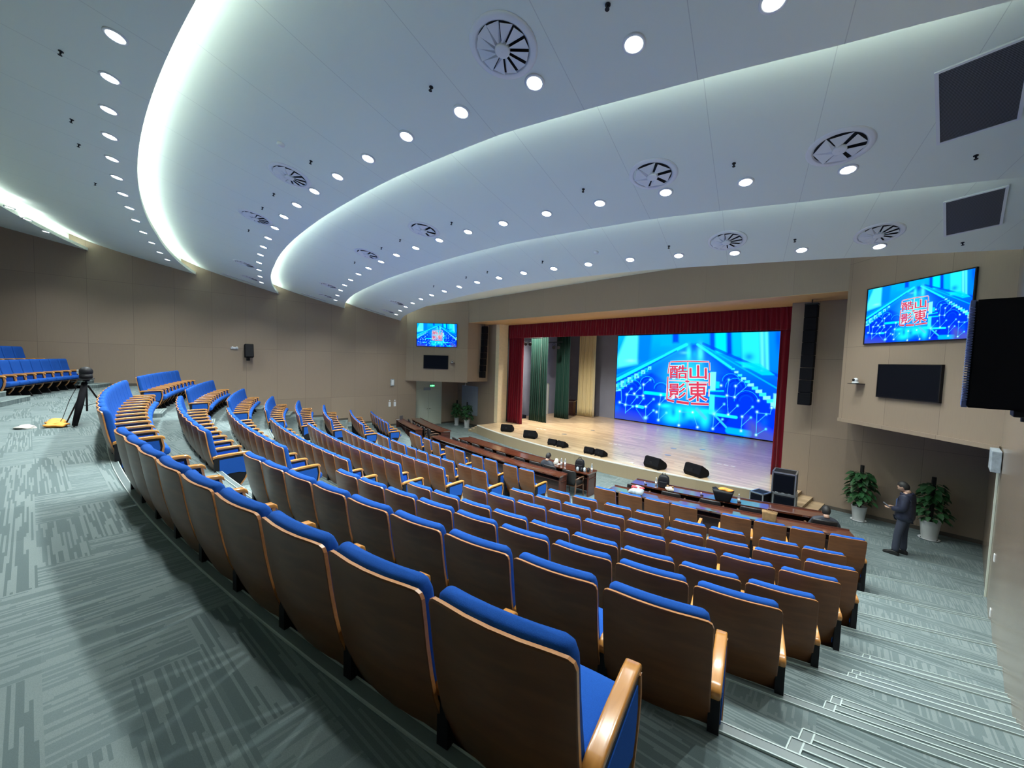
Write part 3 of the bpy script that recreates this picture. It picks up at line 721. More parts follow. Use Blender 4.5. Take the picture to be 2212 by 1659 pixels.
for k, R, th, n in ((3, 33.3, -18.1, 'behind'), (4, 30.45, -20.1, 'in the middle'), (5, 27.55, -22.4, 'nearest the stage')):
    rz = rad(-th)
    grille('slot_vent', k, R, th, .16, 1.15, -rad(th), 'long narrow dark slot vent beside the far wall, %s' % n, 'air vent', 'slot vents beside the far wall')
# ================================================================== SCREENS
def screen_paint(Wd=400, Hd=225):
    # picture shown on the screens: colours of a blue conveyor-like perspective with nodes and lines
    quad = [(30, 97), (2168, 42), (2030, 1462), (2, 1180)]      # corners as drawn: TL TR BR BL
    A = []; B = []
    for (u, v_), (x, y) in zip(((0, 0), (1, 0), (1, 1), (0, 1)), quad):
        A.append([u, v_, 1, 0, 0, 0, -u*x, -v_*x]); B.append(x); A.append([0, 0, 0, u, v_, 1, -u*y, -v_*y]); B.append(y)
    h = np.linalg.solve(np.array(A, float), np.array(B, float)); Hm = np.append(h, 1).reshape(3, 3)
    u, v_ = np.meshgrid((np.arange(Wd)+.5)/Wd, (np.arange(Hd)+.5)/Hd)
    q = Hm @ np.stack([u.ravel(), v_.ravel(), np.ones(u.size)]); X = (q[0]/q[2]).reshape(Hd, Wd); Y = (q[1]/q[2]).reshape(Hd, Wd)
    C = np.zeros((Hd, Wd, 3))
    def srgb(c): return np.array([((x+.055)/1.055)**2.4 if x > .04 else x/12.92 for x in c])
    def put(mask, col, a=1.0):
        m = np.clip(mask, 0, 1)[..., None]*a; C[:] = C*(1-m) + srgb(col)*m
    def poly(pts, soft=6.0):
        # convex or concave polygon coverage with a soft edge
        ins = np.zeros_like(X, bool); d = np.full_like(X, 1e9); n = len(pts)
        for i in range(n):
            (x0, y0), (x1, y1) = pts[i], pts[(i+1) % n]
            c = ((y0 > Y) != (y1 > Y)) & (X < (x1-x0)*(Y-y0)/((y1-y0) or 1e-6)+x0); ins ^= c
            L = max(1e-6, (x1-x0)**2+(y1-y0)**2); t = np.clip(((X-x0)*(x1-x0)+(Y-y0)*(y1-y0))/L, 0, 1)
            d = np.minimum(d, np.hypot(X-x0-t*(x1-x0), Y-y0-t*(y1-y0)))
        return np.where(ins, .5+.5*np.clip(d/soft, 0, 1), .5-.5*np.clip(d/soft, 0, 1))
    def line(p, q_, w, soft=3.0):
        L = max(1e-6, (q_[0]-p[0])**2+(q_[1]-p[1])**2); t = np.clip(((X-p[0])*(q_[0]-p[0])+(Y-p[1])*(q_[1]-p[1]))/L, 0, 1)
        return np.clip((w/2+soft-np.hypot(X-p[0]-t*(q_[0]-p[0]), Y-p[1]-t*(q_[1]-p[1])))/soft, 0, 1)
    def blob(cx, cy, rx, ry=None): return np.exp(-(((X-cx)/rx)**2+((Y-cy)/(ry or rx))**2))
    put(np.ones_like(X), (0, .38, 1)); put(np.clip((700-Y)/600, 0, 1), (0, .72, 1), .85)
    put(np.clip((Y-650)/600, 0, 1), (0, .16, .93), .9)
    put(poly([(150, 60), (300, 60), (285, 470), (30, 520), (20, 400)], 25), (.32, 1, 1), .95)
    put(poly([(300, 60), (480, 60), (440, 470), (300, 430)], 25), (0, .48, .98), .9)
    for x0, x1, y1, c in ((1235, 1300, 300, (0, .22, .95)), (1310, 1450, 330, (0, .92, 1)), (1455, 1520, 350, (0, .16, .85)), (1530, 1640, 380, (0, .75, 1)),
                          (1650, 1880, 520, (.15, .92, 1)), (1890, 1930, 560, (.4, 1, 1)), (1950, 1990, 560, (.35, 1, 1)), (2000, 2170, 560, (0, .5, 1)), (745, 830, 190, (0, .15, .9)), (590, 740, 230, (0, .68, 1))):
        put(poly([(x0, 30), (x1, 30), (x1, y1), (x0, y1)], 18), c, .9)
    put(blob(1740, 380, 60, 50), (0, .5, .95), .8); put(blob(2120, 130, 40, 200), (0, .25, .9), .7); put(blob(200, 430, 60, 20), (.6, 1, 1), .6)
    put(poly([(1000, 210), (1080, 205), (1560, 600), (2080, 1100), (2060, 1480), (0, 1230), (0, 850), (380, 640), (840, 330)], 20), (0, .20, .97), .95)
    put(poly([(1000, 200), (820, 300), (430, 560), (700, 720), (700, 450), (960, 430)], 20), (0, .42, 1), .8)
    put(poly([(1070, 215), (1560, 640), (1260, 600), (1230, 450)], 18), (0, .3, .98), .8)
    # left and right bright rails
    put(line((0, 690), (930, 215), 26, 14), (.1, .95, 1), .95); put(line((0, 730), (800, 300), 10, 8), (0, .28, .9), .9); put(line((0, 640), (640, 330), 16, 10), (0, .62, .98), .8)
    for i in range(11):
        t = i/10; x = 30+420*t; y = 790-260*t; s = 46-26*t
        put(poly([(x-s, y-s), (x+s, y-s*1.3), (x+s, y+s*.8), (x-s, y+s)], 5), (.45, 1, .95) if i % 2 == 0 else (.05, .8, 1), .9)
        put(poly([(x-s*.4, y-s*.3), (x+s*.3, y-s*.4), (x+s*.3, y+s*.6), (x-s*.4, y+s*.7)], 4), (0, .3, .9), .7)
    put(line((1075, 215), (1500, 520), 20, 12), (.1, .95, 1), .9); put(line((1130, 215), (2100, 800), 12, 8), (0, .7, 1), .9); put(line((1150, 205), (2130, 640), 26, 10), (0, .25, .9), .8)
    put(poly([(1560, 440), (1880, 470), (2060, 620), (1900, 620)], 8), (0, .85, .95), .8)
    for i in range(12):
        t = i/11; x = 1530+520*t**1.05; y = 540+460*t; s = 22+30*t
        put(poly([(x-s, y-s*.5), (x+s, y-s*.6), (x+s, y+s*.5), (x-s, y+s*.4)], 5), (.55, 1, .98) if i % 2 else (.2, .95, 1), .92)
    put(poly([(2040, 860), (2100, 860), (2080, 1060), (2030, 1040)], 10), (.5, 1, 1), .9)
    # central light trail and block
    put(blob(960, 330, 30, 90), (.2, 1, 1), .9); put(blob(1110, 340, 40, 110), (.3, 1, 1), .85); put(blob(905, 325, 50, 18), (.4, .9, 1), .6); put(blob(1040, 340, 35, 45), (0, .65, .9), .7)
    put(blob(950, 650, 250, 260), (.2, .98, 1), .8)
    put(poly([(1238, 580), (1312, 580), (1300, 822), (1232, 822)], 6), (.5, 1, 1), .95); put(poly([(1310, 700), (1355, 710), (1350, 790), (1300, 790)], 8), (0, .9, 1), .8)
    put(line((395, 850), (700, 880), 26, 14), (0, .95, 1), .9); put(line((1160, 832), (1400, 828), 14, 8), (0, .9, 1), .9); put(line((1160, 850), (1400, 850), 24, 8), (0, .3, .9), .8); put(line((1300, 890), (1420, 900), 16, 8), (0, .9, 1), .8)
    put(poly([(1225, 870), (1290, 880), (1280, 1130), (1215, 1120)], 8), (.25, 1, 1), .9)
    for cx, cy, r in ((220, 790, 120), (420, 720, 90), (1500, 700, 110), (1560, 780, 130), (1690, 960, 150), (600, 800, 90)):
        rr = np.hypot(X-cx, (Y-cy)*1.1); put(np.clip(1-np.abs(rr-r)/5, 0, 1)*(Y < cy), (.1, .9, 1), .8)
        put(np.clip(1-np.abs(rr-r*.75)/8, 0, 1)*(Y < cy), (0, .08, .6), .7); put(np.clip(1-np.abs(rr-r*.55)/12, 0, 1)*(Y < cy), (0, .35, .98), .6)
    # lower glow
    for a in ((830, 1090, 180, 80), (1010, 1120, 190, 90), (760, 1180, 120, 70), (1160, 1200, 60, 100), (660, 1020, 80, 30), (1180, 1090, 120, 26)): put(blob(*a), (.1, .98, 1), .85)
    for a in ((890, 1130, 40, 70), (760, 1100, 30, 60), (980, 1230, 50, 40)): put(blob(*a), (0, .35, .95), .7)
    put(poly([(1290, 1130), (1480, 1170), (1400, 1290), (1330, 1300)], 14), (0, .12, .8), .8)
    put(line((1320, 1130), (1560, 1165), 26, 10), (.1, .98, 1), .9); put(line((1460, 1330), (1720, 1370), 60, 20), (0, .75, 1), .8); put(line((1290, 1140), (1430, 1290), 18, 8), (.2, .9, 1), .7)
    put(line((1060, 1060), (1170, 1180), 30, 12), (.35, .7, .95), .6); put(line((285, 1025), (365, 1040), 34, 5), (.1, .9, 1), .9); put(line((280, 1060), (400, 1230), 6, 4), (.1, .6, .95), .8)
    put(np.clip((Y-1080+(300-X)*.25)/140, 0, 1)*(X < 420), (.24, .32, .72), .85)
    put(np.clip((Y-1140+(X-1750)*-.6)/120, 0, 1)*(X > 1640)*np.clip((X-1640)/120, 0, 1), (.28, .34, .70), .85)
    put(blob(1910, 1230, 50, 70), (.02, .35, .95), .9); put(blob(30, 1050, 40, 50), (.05, .45, .95), .7)
    nodes = [(65, 977), (140, 1008), (157, 875), (253, 865), (367, 890), (372, 745), (404, 1032), (290, 1028), (402, 1175), (580, 1002), (598, 880), (567, 1205), (830, 1270), (843, 1090), (1007, 1102), (1068, 1293), (1280, 1120),
             (1262, 1310), (1460, 1130), (1447, 885), (1545, 905), (1560, 762), (1635, 1155), (1618, 1335), (1825, 1093), (1805, 1385), (2010, 1040), (1375, 755), (1845, 950), (545, 1100)]
    lines = [((157, 875), (367, 890)), ((140, 1008), (157, 875)), ((65, 977), (140, 1008)), ((140, 1008), (290, 1028)), ((290, 1028), (404, 1032)), ((372, 745), (367, 890)), ((404, 1032), (402, 1175)), ((580, 1002), (598, 880)), ((580, 1002), (567, 1205)),
             ((157, 875), (215, 800)), ((253, 865), (328, 790)), ((210, 1005), (290, 905)), ((140, 1110), (235, 1030)), ((300, 1025), (375, 925)), ((404, 1032), (505, 935)), ((402, 1175), (505, 1080)), ((580, 1002), (660, 920)), ((567, 1205), (670, 1110)),
             ((385, 745), (460, 680)), ((843, 1090), (830, 1270)), ((843, 1100), (1007, 1102)), ((1068, 1293), (1007, 1102)), ((1280, 1120), (1262, 1310)), ((1280, 1120), (1410, 995)), ((1262, 1310), (1385, 1190)), ((1460, 1130), (1447, 885)), ((1447, 885), (1475, 680)),
             ((1447, 885), (1545, 905)), ((1545, 905), (1560, 762)), ((1545, 905), (1720, 750)), ((1460, 1130), (1580, 1015)), ((1635, 1155), (1770, 1030)), ((1618, 1280), (1745, 1165)), ((1825, 1093), (1805, 1385)), ((1825, 1105), (1990, 1120)), ((1990, 1120), (2010, 1040)),
             ((1815, 1235), (1940, 1125)), ((1805, 1385), (1930, 1310)), ((1560, 762), (1640, 690)), ((1635, 1155), (1618, 1335)), ((80, 790), (90, 960)), ((140, 1120), (140, 1008))]
    for a, b in lines: put(line(a, b, 3, 4), (.25, .75, 1), .9)
    for a, b in lines:
        if b[1] < a[1]-60 and b[0] > a[0]+20: put(blob(b[0], b[1], 13, 13), (.4, 1, 1), .95)
    for a in nodes: put(blob(a[0], a[1], 15, 15), (.5, 1, 1), 1.0); put(blob(a[0], a[1], 8, 8), (.95, 1, 1), 1.0)
    put(blob(1280, 1115, 24, 24), (.4, 1, 1), .8); put(blob(402, 1175, 22, 18), (.5, 1, 1), .9)
    return C, Hm
SCR, SH = screen_paint()
def screen_mat(st):
    m = bpy.data.materials.new('lit_display'); m.use_nodes = True; t = m.node_tree; t.nodes.clear()
    o = t.nodes.new('ShaderNodeOutputMaterial'); e = t.nodes.new('ShaderNodeEmission'); a = t.nodes.new('ShaderNodeVertexColor'); a.layer_name = 'picture'
    e.inputs[1].default_value = st; t.links.new(a.outputs[0], e.inputs[0]); t.links.new(e.outputs[0], o.inputs[0]); return m
M['screen'] = screen_mat(1.3)
M['logo_red'] = emis('logo_red', (.68, .045, .10), 1.2); M['logo_white'] = emis('logo_pale', (.72, .88, 1.0), 1.2)
def screen_mesh():
    Hd, Wd, _ = SCR.shape; me = bpy.data.meshes.new('display')
    xs = np.linspace(-.5, .5, Wd+1); zs = np.linspace(.5, -.5, Hd+1)
    V = np.zeros(((Hd+1)*(Wd+1), 3)); gx, gz = np.meshgrid(xs, zs); V[:, 0] = gx.ravel(); V[:, 2] = gz.ravel()
    i, j = np.meshgrid(np.arange(Hd), np.arange(Wd), indexing='ij'); a = (i*(Wd+1)+j).ravel(); F = np.stack([a, a+Wd+1, a+Wd+2, a+1], 1)
    me.vertices.add(len(V)); me.vertices.foreach_set('co', V.ravel()); me.loops.add(F.size); me.loops.foreach_set('vertex_index', F.ravel())
    me.polygons.add(len(F)); me.polygons.foreach_set('loop_start', np.arange(0, F.size, 4)); me.update(calc_edges=True)
    ca = me.color_attributes.new('picture', 'FLOAT_COLOR', 'CORNER'); col = np.ones((len(F), 4, 4)); col[:, :, :3] = SCR.reshape(-1, 1, 3); ca.data.foreach_set('color', col.ravel())
    me.materials.append(M['screen']); return me
SME = screen_mesh()
Hi = np.linalg.inv(SH)
def px_uv(x, y):
    q = Hi @ np.array([x, y, 1.0]); return q[0]/q[2]-.5, .5-q[1]/q[2]
def text_mesh(ch, off):
    cu = bpy.data.curves.new('t', 'FONT'); cu.body = ch; cu.size = 1; cu.offset = off; cu.resolution_u = 3; cu.align_x = 'CENTER'
    o = bpy.data.objects.new('t', cu); COL.objects.link(o); bpy.context.view_layer.update()
    me = bpy.data.meshes.new_from_object(o.evaluated_get(bpy.context.evaluated_depsgraph_get())); bpy.data.objects.remove(o)
    co = np.array([v.co[:] for v in me.vertices]); fs = [tuple(p.vertices) for p in me.polygons]; bpy.data.meshes.remove(me); return co, fs
CH = [('\u9177', (712, 940, 490, 665)), ('\u5c71', (968, 1195, 490, 672)), ('\u5f71', (700, 922, 728, 925)), ('\u6771', (950, 1200, 705, 960))]
def logo_parts(w, h):
    # seal mark with four characters, drawn in picture coordinates (x 670..1235, y 425..1015)
    red = bmesh.new(); wh = bmesh.new()
    def quadline(bm, p, q, wd, y):
        d = Vector((q[0]-p[0], q[1]-p[1])); n = Vector((-d.y, d.x)).normalized()*wd/2
        pts = [(p[0]+n.x, p[1]+n.y), (q[0]+n.x, q[1]+n.y), (q[0]-n.x, q[1]-n.y), (p[0]-n.x, p[1]-n.y)]
        vs = []
        for a in pts: u, v_ = px_uv(*a); vs.append(bm.verts.new((u*w, y, v_*h)))
        bm.faces.new(vs)
    segs = [((720, 445), (950, 436), 12), ((950, 436), (1225, 446), 12), ((712, 450), (690, 600), 11), ((690, 640), (676, 940), 15), ((1228, 455), (1232, 560), 9), ((1228, 590), (1222, 760), 15), ((1222, 800), (1214, 900), 8),
            ((700, 690), (930, 700), 5), ((950, 702), (1222, 716), 6), ((948, 440), (938, 690), 7), ((938, 690), (932, 940), 7), ((680, 940), (770, 965), 26), ((800, 965), (960, 990), 32), ((985, 990), (1215, 1000), 26), ((915, 700), (965, 704), 22)]
    for p, q, wd in segs: quadline(wh, p, q, wd+12, -.004); quadline(red, p, q, wd, -.008)
    for ch, (x0, x1, y0, y1) in CH:
        for off, bm, yy in ((.045, wh, -.005), (.014, red, -.010)):
            co, fs = text_mesh(ch, off); mn, mx = co.min(0), co.max(0); g = off*.9 if off > .02 else 0
            vs = []
            for c in co:
                fx = (c[0]-mn[0])/(mx[0]-mn[0]); fy = (c[1]-mn[1])/(mx[1]-mn[1]); e = 9 if off > .02 else 0
                X = (x0-e)+fx*(x1-x0+2*e); Y = (y1+e)-fy*(y1-y0+2*e); u, v_ = px_uv(X, Y); vs.append(bm.verts.new((u*w, yy, v_*h)))
            for f in fs:
                try: bm.faces.new([vs[i] for i in f])
                except ValueError: pass
    return red, wh
def make_screen(name, label, loc, rz, w, h, cat='screen', fr=.03, group=None, dp=.08):
    t = thing(name, label, cat, loc, rz, group)
    d = bpy.data.objects.new('display', SME); COL.objects.link(d); d.parent = t; d.scale = (w, 1, h)
    red, wh = logo_parts(w, h); bm2('logo_outline', wh, M['logo_white'], t); bm2('logo', red, M['logo_red'], t)
    bm = bmesh.new()
    for a in ((-w/2-fr, w/2+fr, h/2, h/2+fr), (-w/2-fr, w/2+fr, -h/2-fr, -h/2), (-w/2-fr, -w/2, -h/2, h/2), (w/2, w/2+fr, -h/2, h/2)): box(bm, a[0], a[1], -.012, dp, a[2], a[3])
    box(bm, -w/2, w/2, .01, dp, -h/2, h/2); finish(bm); bm2('frame', bm, M['black'], t); return t
make_screen('led_wall', 'huge blue display wall at the back of the stage with red seal logo', (-10.616, 23.66, .53+2.83), 0, 9.48, 5.60, fr=.03)
def splay(s, t_):   # point on the splayed wall: s -1 far, +1 near; t from inner to outer edge
    A, B = (JA, JB) if s > 0 else (IA, IB); return A[0]+(B[0]-A[0])*t_, A[1]+(B[1]-A[1])*t_
LEN = math.hypot(JB[0]-JA[0], JB[1]-JA[1])
for s, w1, w2 in ((1, 'near', 'behind the black loudspeaker'), (-1, 'far', 'above the cream double door')):
    A, B = (JA, JB) if s > 0 else (IA, IB)
    ang = math.atan2((B[1]-A[1])*s, (B[0]-A[0])*s)
    def at(t_, z, off): x, y = splay(s, t_); n = Vector((math.sin(ang), -math.cos(ang))); return (x+n.x*off, y+n.y*off, z)
    t0, t1, z0, z1 = .175, .8285, 4.449+.52-.0262+.045, 5.844+.52-.0262-.04
    z0, z1 = 4.449-.4262+ZO+.426, 5.844-.4262+ZO+.426
    make_screen('wall_display', 'lit blue wall display with red logo, %s' % w2, at((t0+t1)/2, (z0+z1)/2, .035), ang, LEN*(t1-t0)-.05, z1-z0-.05, fr=.025, dp=.03, group='wall displays beside the stage')
    b0, b1, y0, y1 = .3105, .7064, 3.158+ZO, 3.957+ZO
    t = thing('black_display', 'switched-off black display below the lit one %s' % w2, 'screen', at((b0+b1)/2, (y0+y1)/2, .052), ang, 'switched-off displays beside the stage')
    w, h = LEN*(b1-b0), y1-y0
    bm = bmesh.new()
    for a in ((-w/2, w/2, h/2-.02, h/2), (-w/2, w/2, -h/2, -h/2+.02), (-w/2, -w/2+.02, -h/2, h/2), (w/2-.02, w/2, -h/2, h/2)): box(bm, a[0], a[1], -.012, .05, a[2], a[3])
    finish(bm); bm2('frame', bm, M['black'], t); bm = bmesh.new(); box(bm, -w/2+.01, w/2-.01, -.004, .05, -h/2+.01, h/2-.01); finish(bm); bm2('panel', bm, M['glass_dark'], t)
    # small camera on a shelf
    tc_ = .17 if s > 0 else .235; zc_ = 3.56+ZO-.06 if s > 0 else 3.62+ZO-.05
    t = thing('wall_camera', 'small round camera on a bracket beside the %s switched-off display' % w1, 'camera', at(tc_, zc_, .0), ang, 'wall cameras beside the stage')
    bm = bmesh.new(); box(bm, -.13, .13, -.24, .0, -.06, -.045, 0, .003); finish(bm); bm2('bracket', bm, M['black'], t)
    bm = bmesh.new(); lathe(bm, [(.07, -.045), (.075, -.02), (.06, .0)], 20, c=(0, -.14, 0)); lathe(bm, [(.045, 0), (.055, .03), (.05, .07), (.03, .09), (.002, .095)], 20, c=(0, -.14, 0)); finish(bm); bm2('body', bm, M['white'], t, True)
    bm = bmesh.new(); lathe(bm, [(.03, -.21), (.032, -.18)], 16, c=(0, 0, .045), ax='Y'); finish(bm); bm2('lens', bm, M['black'], t)
# line array columns
for x, y, lab in ((-2.98, 15.02, 'near'), (-19.0, 15.02, 'far')):
    t = thing('line_array', 'tall slim black hanging speaker column on the %s side of the stage' % lab, 'speaker', (x, y, 0), 0, 'speaker columns beside the stage')
    zt, zb = (5.74, 2.69); n = 8
    for i in range(n):
        za = zb+(zt-zb)*i/n+ZO; zb_ = zb+(zt-zb)*(i+1)/n+ZO-.008; tilt = -.10*((n-i)/n)**2
        bm = bmesh.new(); box(bm, -.16, .16, -.13+tilt, .13+tilt, za, zb_, 0, .012)
        for k in range(5): box(bm, -.14, .14, -.134+tilt, -.128+tilt, za+.03+.07*k, za+.045+.07*k)
        finish(bm); bm2('speaker_box', bm, M['blackmat'], t)
    bm = bmesh.new(); box(bm, -.17, .17, -.10, .10, zt+ZO, zt+ZO+.05); tube(bm, [(0, 0, zt+ZO+.05), (0, 0, 6.405)], .012); finish(bm); bm2('rigging_frame', bm, M['black'], t)
# ================================================================== STAGE DRESSING
def curtain(name, label, x0, x1, y, z0, z1, mat, folds, amp=.09, taper=0.0, group=None, cat='curtain', swag=0.0):
    bm = bmesh.new(); nx = folds*8; nz = 14; ph = random.random()*6
    def P(i, j, off):
        u = i/nx; v_ = j/nz; x = x0+(x1-x0)*u; xm = (x0+x1)/2; x = xm+(x-xm)*(1-taper*(1-abs(2*v_-1)**2)*.5)
        a = u*folds*2*PI; yy = y+amp*(math.sin(a+ph+.5*math.sin(v_*3+u*5))+.3*math.sin(2.3*a+1))*(.45+.55*(1-v_))
        x += .02*math.sin(3*v_+a*.5)+swag*(1-v_)
        return (x, yy+off, z0+(z1-z0)*v_)
    solidify_grid(bm, [[P(i, j, 0) for i in range(nx+1)] for j in range(nz+1)], [[P(i, j, .02) for i in range(nx+1)] for j in range(nz+1)])
    finish(bm); o = bm2(name, bm, mat, None, True); return tag(o, label, cat, group)
curtain('stage_valance', 'wide dark red pleated valance across the top of the stage opening', -18.3, -3.5, 16.32, 5.62, 6.43, M['red'], 95, .035, cat='valance')
curtain('stage_curtain', 'gathered red velvet curtain on the far side of the stage opening', -18.35, -17.1, 16.42, .5, 6.2, M['red'], 7, .10)
curtain('stage_curtain', 'red velvet curtain strip beside the near edge of the stage opening', -4.12, -3.45, 16.42, .5, 6.2, M['red'], 4, .06)
curtain('leg_curtain', 'dark green velvet curtain nearer the audience on the far wing', -18.15, -16.6, 18.1, .51, 7.6, M['green'], 9, .09, .15, 'green wing curtains')
curtain('leg_curtain', 'dark green velvet curtain deeper on stage beside the cream curtain', -18.05, -16.9, 20.5, .51, 7.9, M['green'], 8, .09, .10, 'green wing curtains')
curtain('cream_curtain', 'pale cream curtain between the green curtains and grey wall', -17.95, -16.5, 22.8, .53, 8.2, M['cream'], 9, .08, .05)
t = thing('wing_door', 'tall pale blue-white door in the far stage wing between the green curtains', 'door', (-19.55, 20.9, .5), PI/2)
bm = bmesh.new(); box(bm, -.48, .48, -.03, .0, 0, 2.15, 0, .005); finish(bm); bm2('door_leaf', bm, M['white'], t)
bm = bmesh.new(); box(bm, -.56, -.48, -.05, 0, 0, 2.23); box(bm, .48, .56, -.05, 0, 0, 2.23); box(bm, -.56, .56, -.05, 0, 2.15, 2.23); finish(bm); bm2('door_frame', bm, M['doorw'], t)
# lectern at the back of the wing
t = thing('lectern', 'dark wooden lectern behind the second green curtain', 'lectern', (-18.2, 22.4, .5), rad(10))
bm = bmesh.new(); box(bm, -.36, .36, -.22, .22, .0, .06, 0, .01); box(bm, -.30, .30, -.18, .18, .06, 1.0, 0, .01); box(bm, -.31, .31, -.19, -.17, .2, .85, 0, .01); finish(bm); bm2('body', bm, M['tabled'], t)
bm = bmesh.new(); box(bm, -.36, .36, -.25, .25, 0, .04, 0, .01, Matrix.Translation((0, 0, 1.02)) @ Matrix.Rotation(rad(12), 4, 'X')); finish(bm); bm2('top', bm, M['table'], t)
bm = bmesh.new(); tube(bm, [(0, 0, 1.05), (0, -.05, 1.2), (.02, -.12, 1.3)], .006); lathe(bm, [(.012, 0), (.014, .05)], 10, c=(.02, -.13, 1.29)); finish(bm); bm2('microphone', bm, M['chrome'], t)
tag(Box('stage_case', -19.35, -18.75, 17.9, 18.5, .5, .72, M['black'], None, .02), 'low black case on the stage floor behind the red curtain', 'case')
# visible stage lamps and the lamps over the stage
def stage_lamp(loc, label, aim=(-.4, -1, -.9), w=0, grp=None):
    t = thing('stage_lamp', label, 'stage light', loc, 0, grp); d = Vector(aim).normalized(); q = (-d).to_track_quat('Z', 'Y').to_matrix().to_4x4()
    for nm, prof, mt, sm in (('housing', [(.06, .22), (.09, .2), (.10, .0), (.105, -.02), (.09, -.02)], 'black', True), ('lens', [(.09, -.012), (.001, -.016)], 'stagelamp', False)):
        bm = bmesh.new(); lathe(bm, prof, 20, cap=(nm == 'housing')); bmesh.ops.transform(bm, matrix=q, verts=bm.verts); finish(bm); bm2(nm, bm, M[mt], t, sm)
    bm = bmesh.new(); tube(bm, [(-.12, 0, .02), (-.12, 0, .22), (.12, 0, .22), (.12, 0, .02)], .01); tube(bm, [(0, 0, .22), (0, 0, .34)], .015); finish(bm); bm2('yoke', bm, M['black'], t)
    if w:
        ld = bpy.data.lights.new('stage_lamp_light', 'SPOT'); ld.energy = w; ld.color = STAGE_COL; ld.spot_size = rad(110); ld.spot_blend = .8; ld.shadow_soft_size = .12
        lo = bpy.data.objects.new('stage_lamp_light', ld); COL.objects.link(lo); lo.parent = t; lo.matrix_parent_inverse = Matrix(); lo.location = d*.05; lo.rotation_euler = (-d).to_track_quat('Z', 'Y').to_euler()
    return t
SL = [(-18.05, 17.55, 5.34, 'outer lamp of the pair beside the first green curtain'), (-17.66, 17.55, 5.33, 'inner lamp of the pair beside the first green curtain'),
      (-17.35, 19.4, 5.20, 'outer lamp of the pair between the green curtains'), (-16.95, 19.4, 5.19, 'inner lamp of the pair between the green curtains')]
for x, y, z, l in SL: stage_lamp((x, y, z), 'lit round stage %s' % l, (.9, -1.3, -.55), 0, 'lit stage lamps under the pipes')
for y in (17.3, 17.55, 19.4, 21.6):
    bm = bmesh.new(); z = {17.3: 7.25, 17.55: 5.68, 19.4: 5.54, 21.6: 7.4}[y]; tube(bm, [(-19.4, y, z), (-1.6, y, z)] if z > 7 else [(-19.4, y, z), (-16.6, y, z)], .025, 10)
    for x in (-19.0, -16.8) if z < 7 else (-18, -10, -2): tube(bm, [(x, y, z), (x, y, 9.19)], .008, 6)
    finish(bm); tag(bm2('lighting_pipe', bm, M['black']), 'black pipe hanging %s' % {17.3: 'hidden above the valance', 17.55: 'nearest the stage opening', 19.4: 'between the green curtains', 21.6: 'deep above the display wall'}[y], 'pipe', 'pipes above the stage')
for i, x in enumerate((-17.2, -15.4, -13.2, -10.6, -8.0, -5.4)):
    stage_lamp((x, 17.3, 6.9), 'stage flood hidden above the valance, %s from the far side' % ORD[i+1], (-.15 if x < -14 else .0, .25, -1), STAGE_W*(1.5 if x < -14 else 1.0 if x < -12 else .35), 'floods above the valance')
# front flood washing the stage apron
# stage monitors
def monitor(x, y, rz, w, lab):
    t = thing('stage_monitor', lab, 'stage monitor', (x, y, .507), rz, 'wedge monitors along the stage edge')
    k = w/.62; bm = bmesh.new(); poly = [(-.20, .02), (-.24, .12), (-.16, .36), (-.10, .38), (.20, .20), (.24, .10), (.20, .02)]
    prism_x(bm, [(y_*k, z_*k) for y_, z_ in poly], -w/2, w/2); bmesh.ops.bevel(bm, geom=bm.edges[:], offset=.008, segments=2, affect='EDGES'); finish(bm); bm2('cabinet', bm, M['blackmat'], t)
    bm = bmesh.new(); T = [[(-w/2+.03, (-.085)*k, .385*k), (w/2-.03, (-.085)*k, .385*k)], [(-w/2+.03, .20*k, .215*k), (w/2-.03, .20*k, .215*k)]]; B = [[(a, b, c-.012) for a, b, c in r] for r in T]
    solidify_grid(bm, T, B); finish(bm); bm2('grille', bm, M['black'], t)
    bm = bmesh.new(); box(bm, -.05*k, .05*k, -.225*k, -.205*k, .16*k, .24*k, 0, 0, ); finish(bm); bm2('handle', bm, M['black'], t)
    bm = bmesh.new(); [box(bm, sx-.02, sx+.02, -.2, .2, -.006, .022) for sx in (-w/2+.06, w/2-.06)]; finish(bm); bm2('foot_rail', bm, M['black'], t)
for x, y, rz, w, lab in ((-15.75, 14.15, 0.5, .62, 'black wedge monitor nearest the far stage steps'), (-13.75, 13.9, .45, .62, 'black wedge monitor, second from the far stage steps'),
        (-12.0, 13.62, .15, .44, 'small wedge monitor, outer one of the far pair'), (-11.45, 13.62, -.05, .44, 'small wedge monitor, inner one of the far pair'),
        (-9.95, 13.62, .1, .44, 'small wedge monitor, outer one of the middle pair'), (-9.4, 13.62, -.1, .44, 'small wedge monitor, inner one of the middle pair'),
        (-7.1, 13.72, -.22, .66, 'large wedge monitor beside the white cable on the stage edge'), (-5.72, 13.98, -.28, .66, 'large wedge monitor nearest the flight cases')):
    monitor(x, y, rz, w, lab)
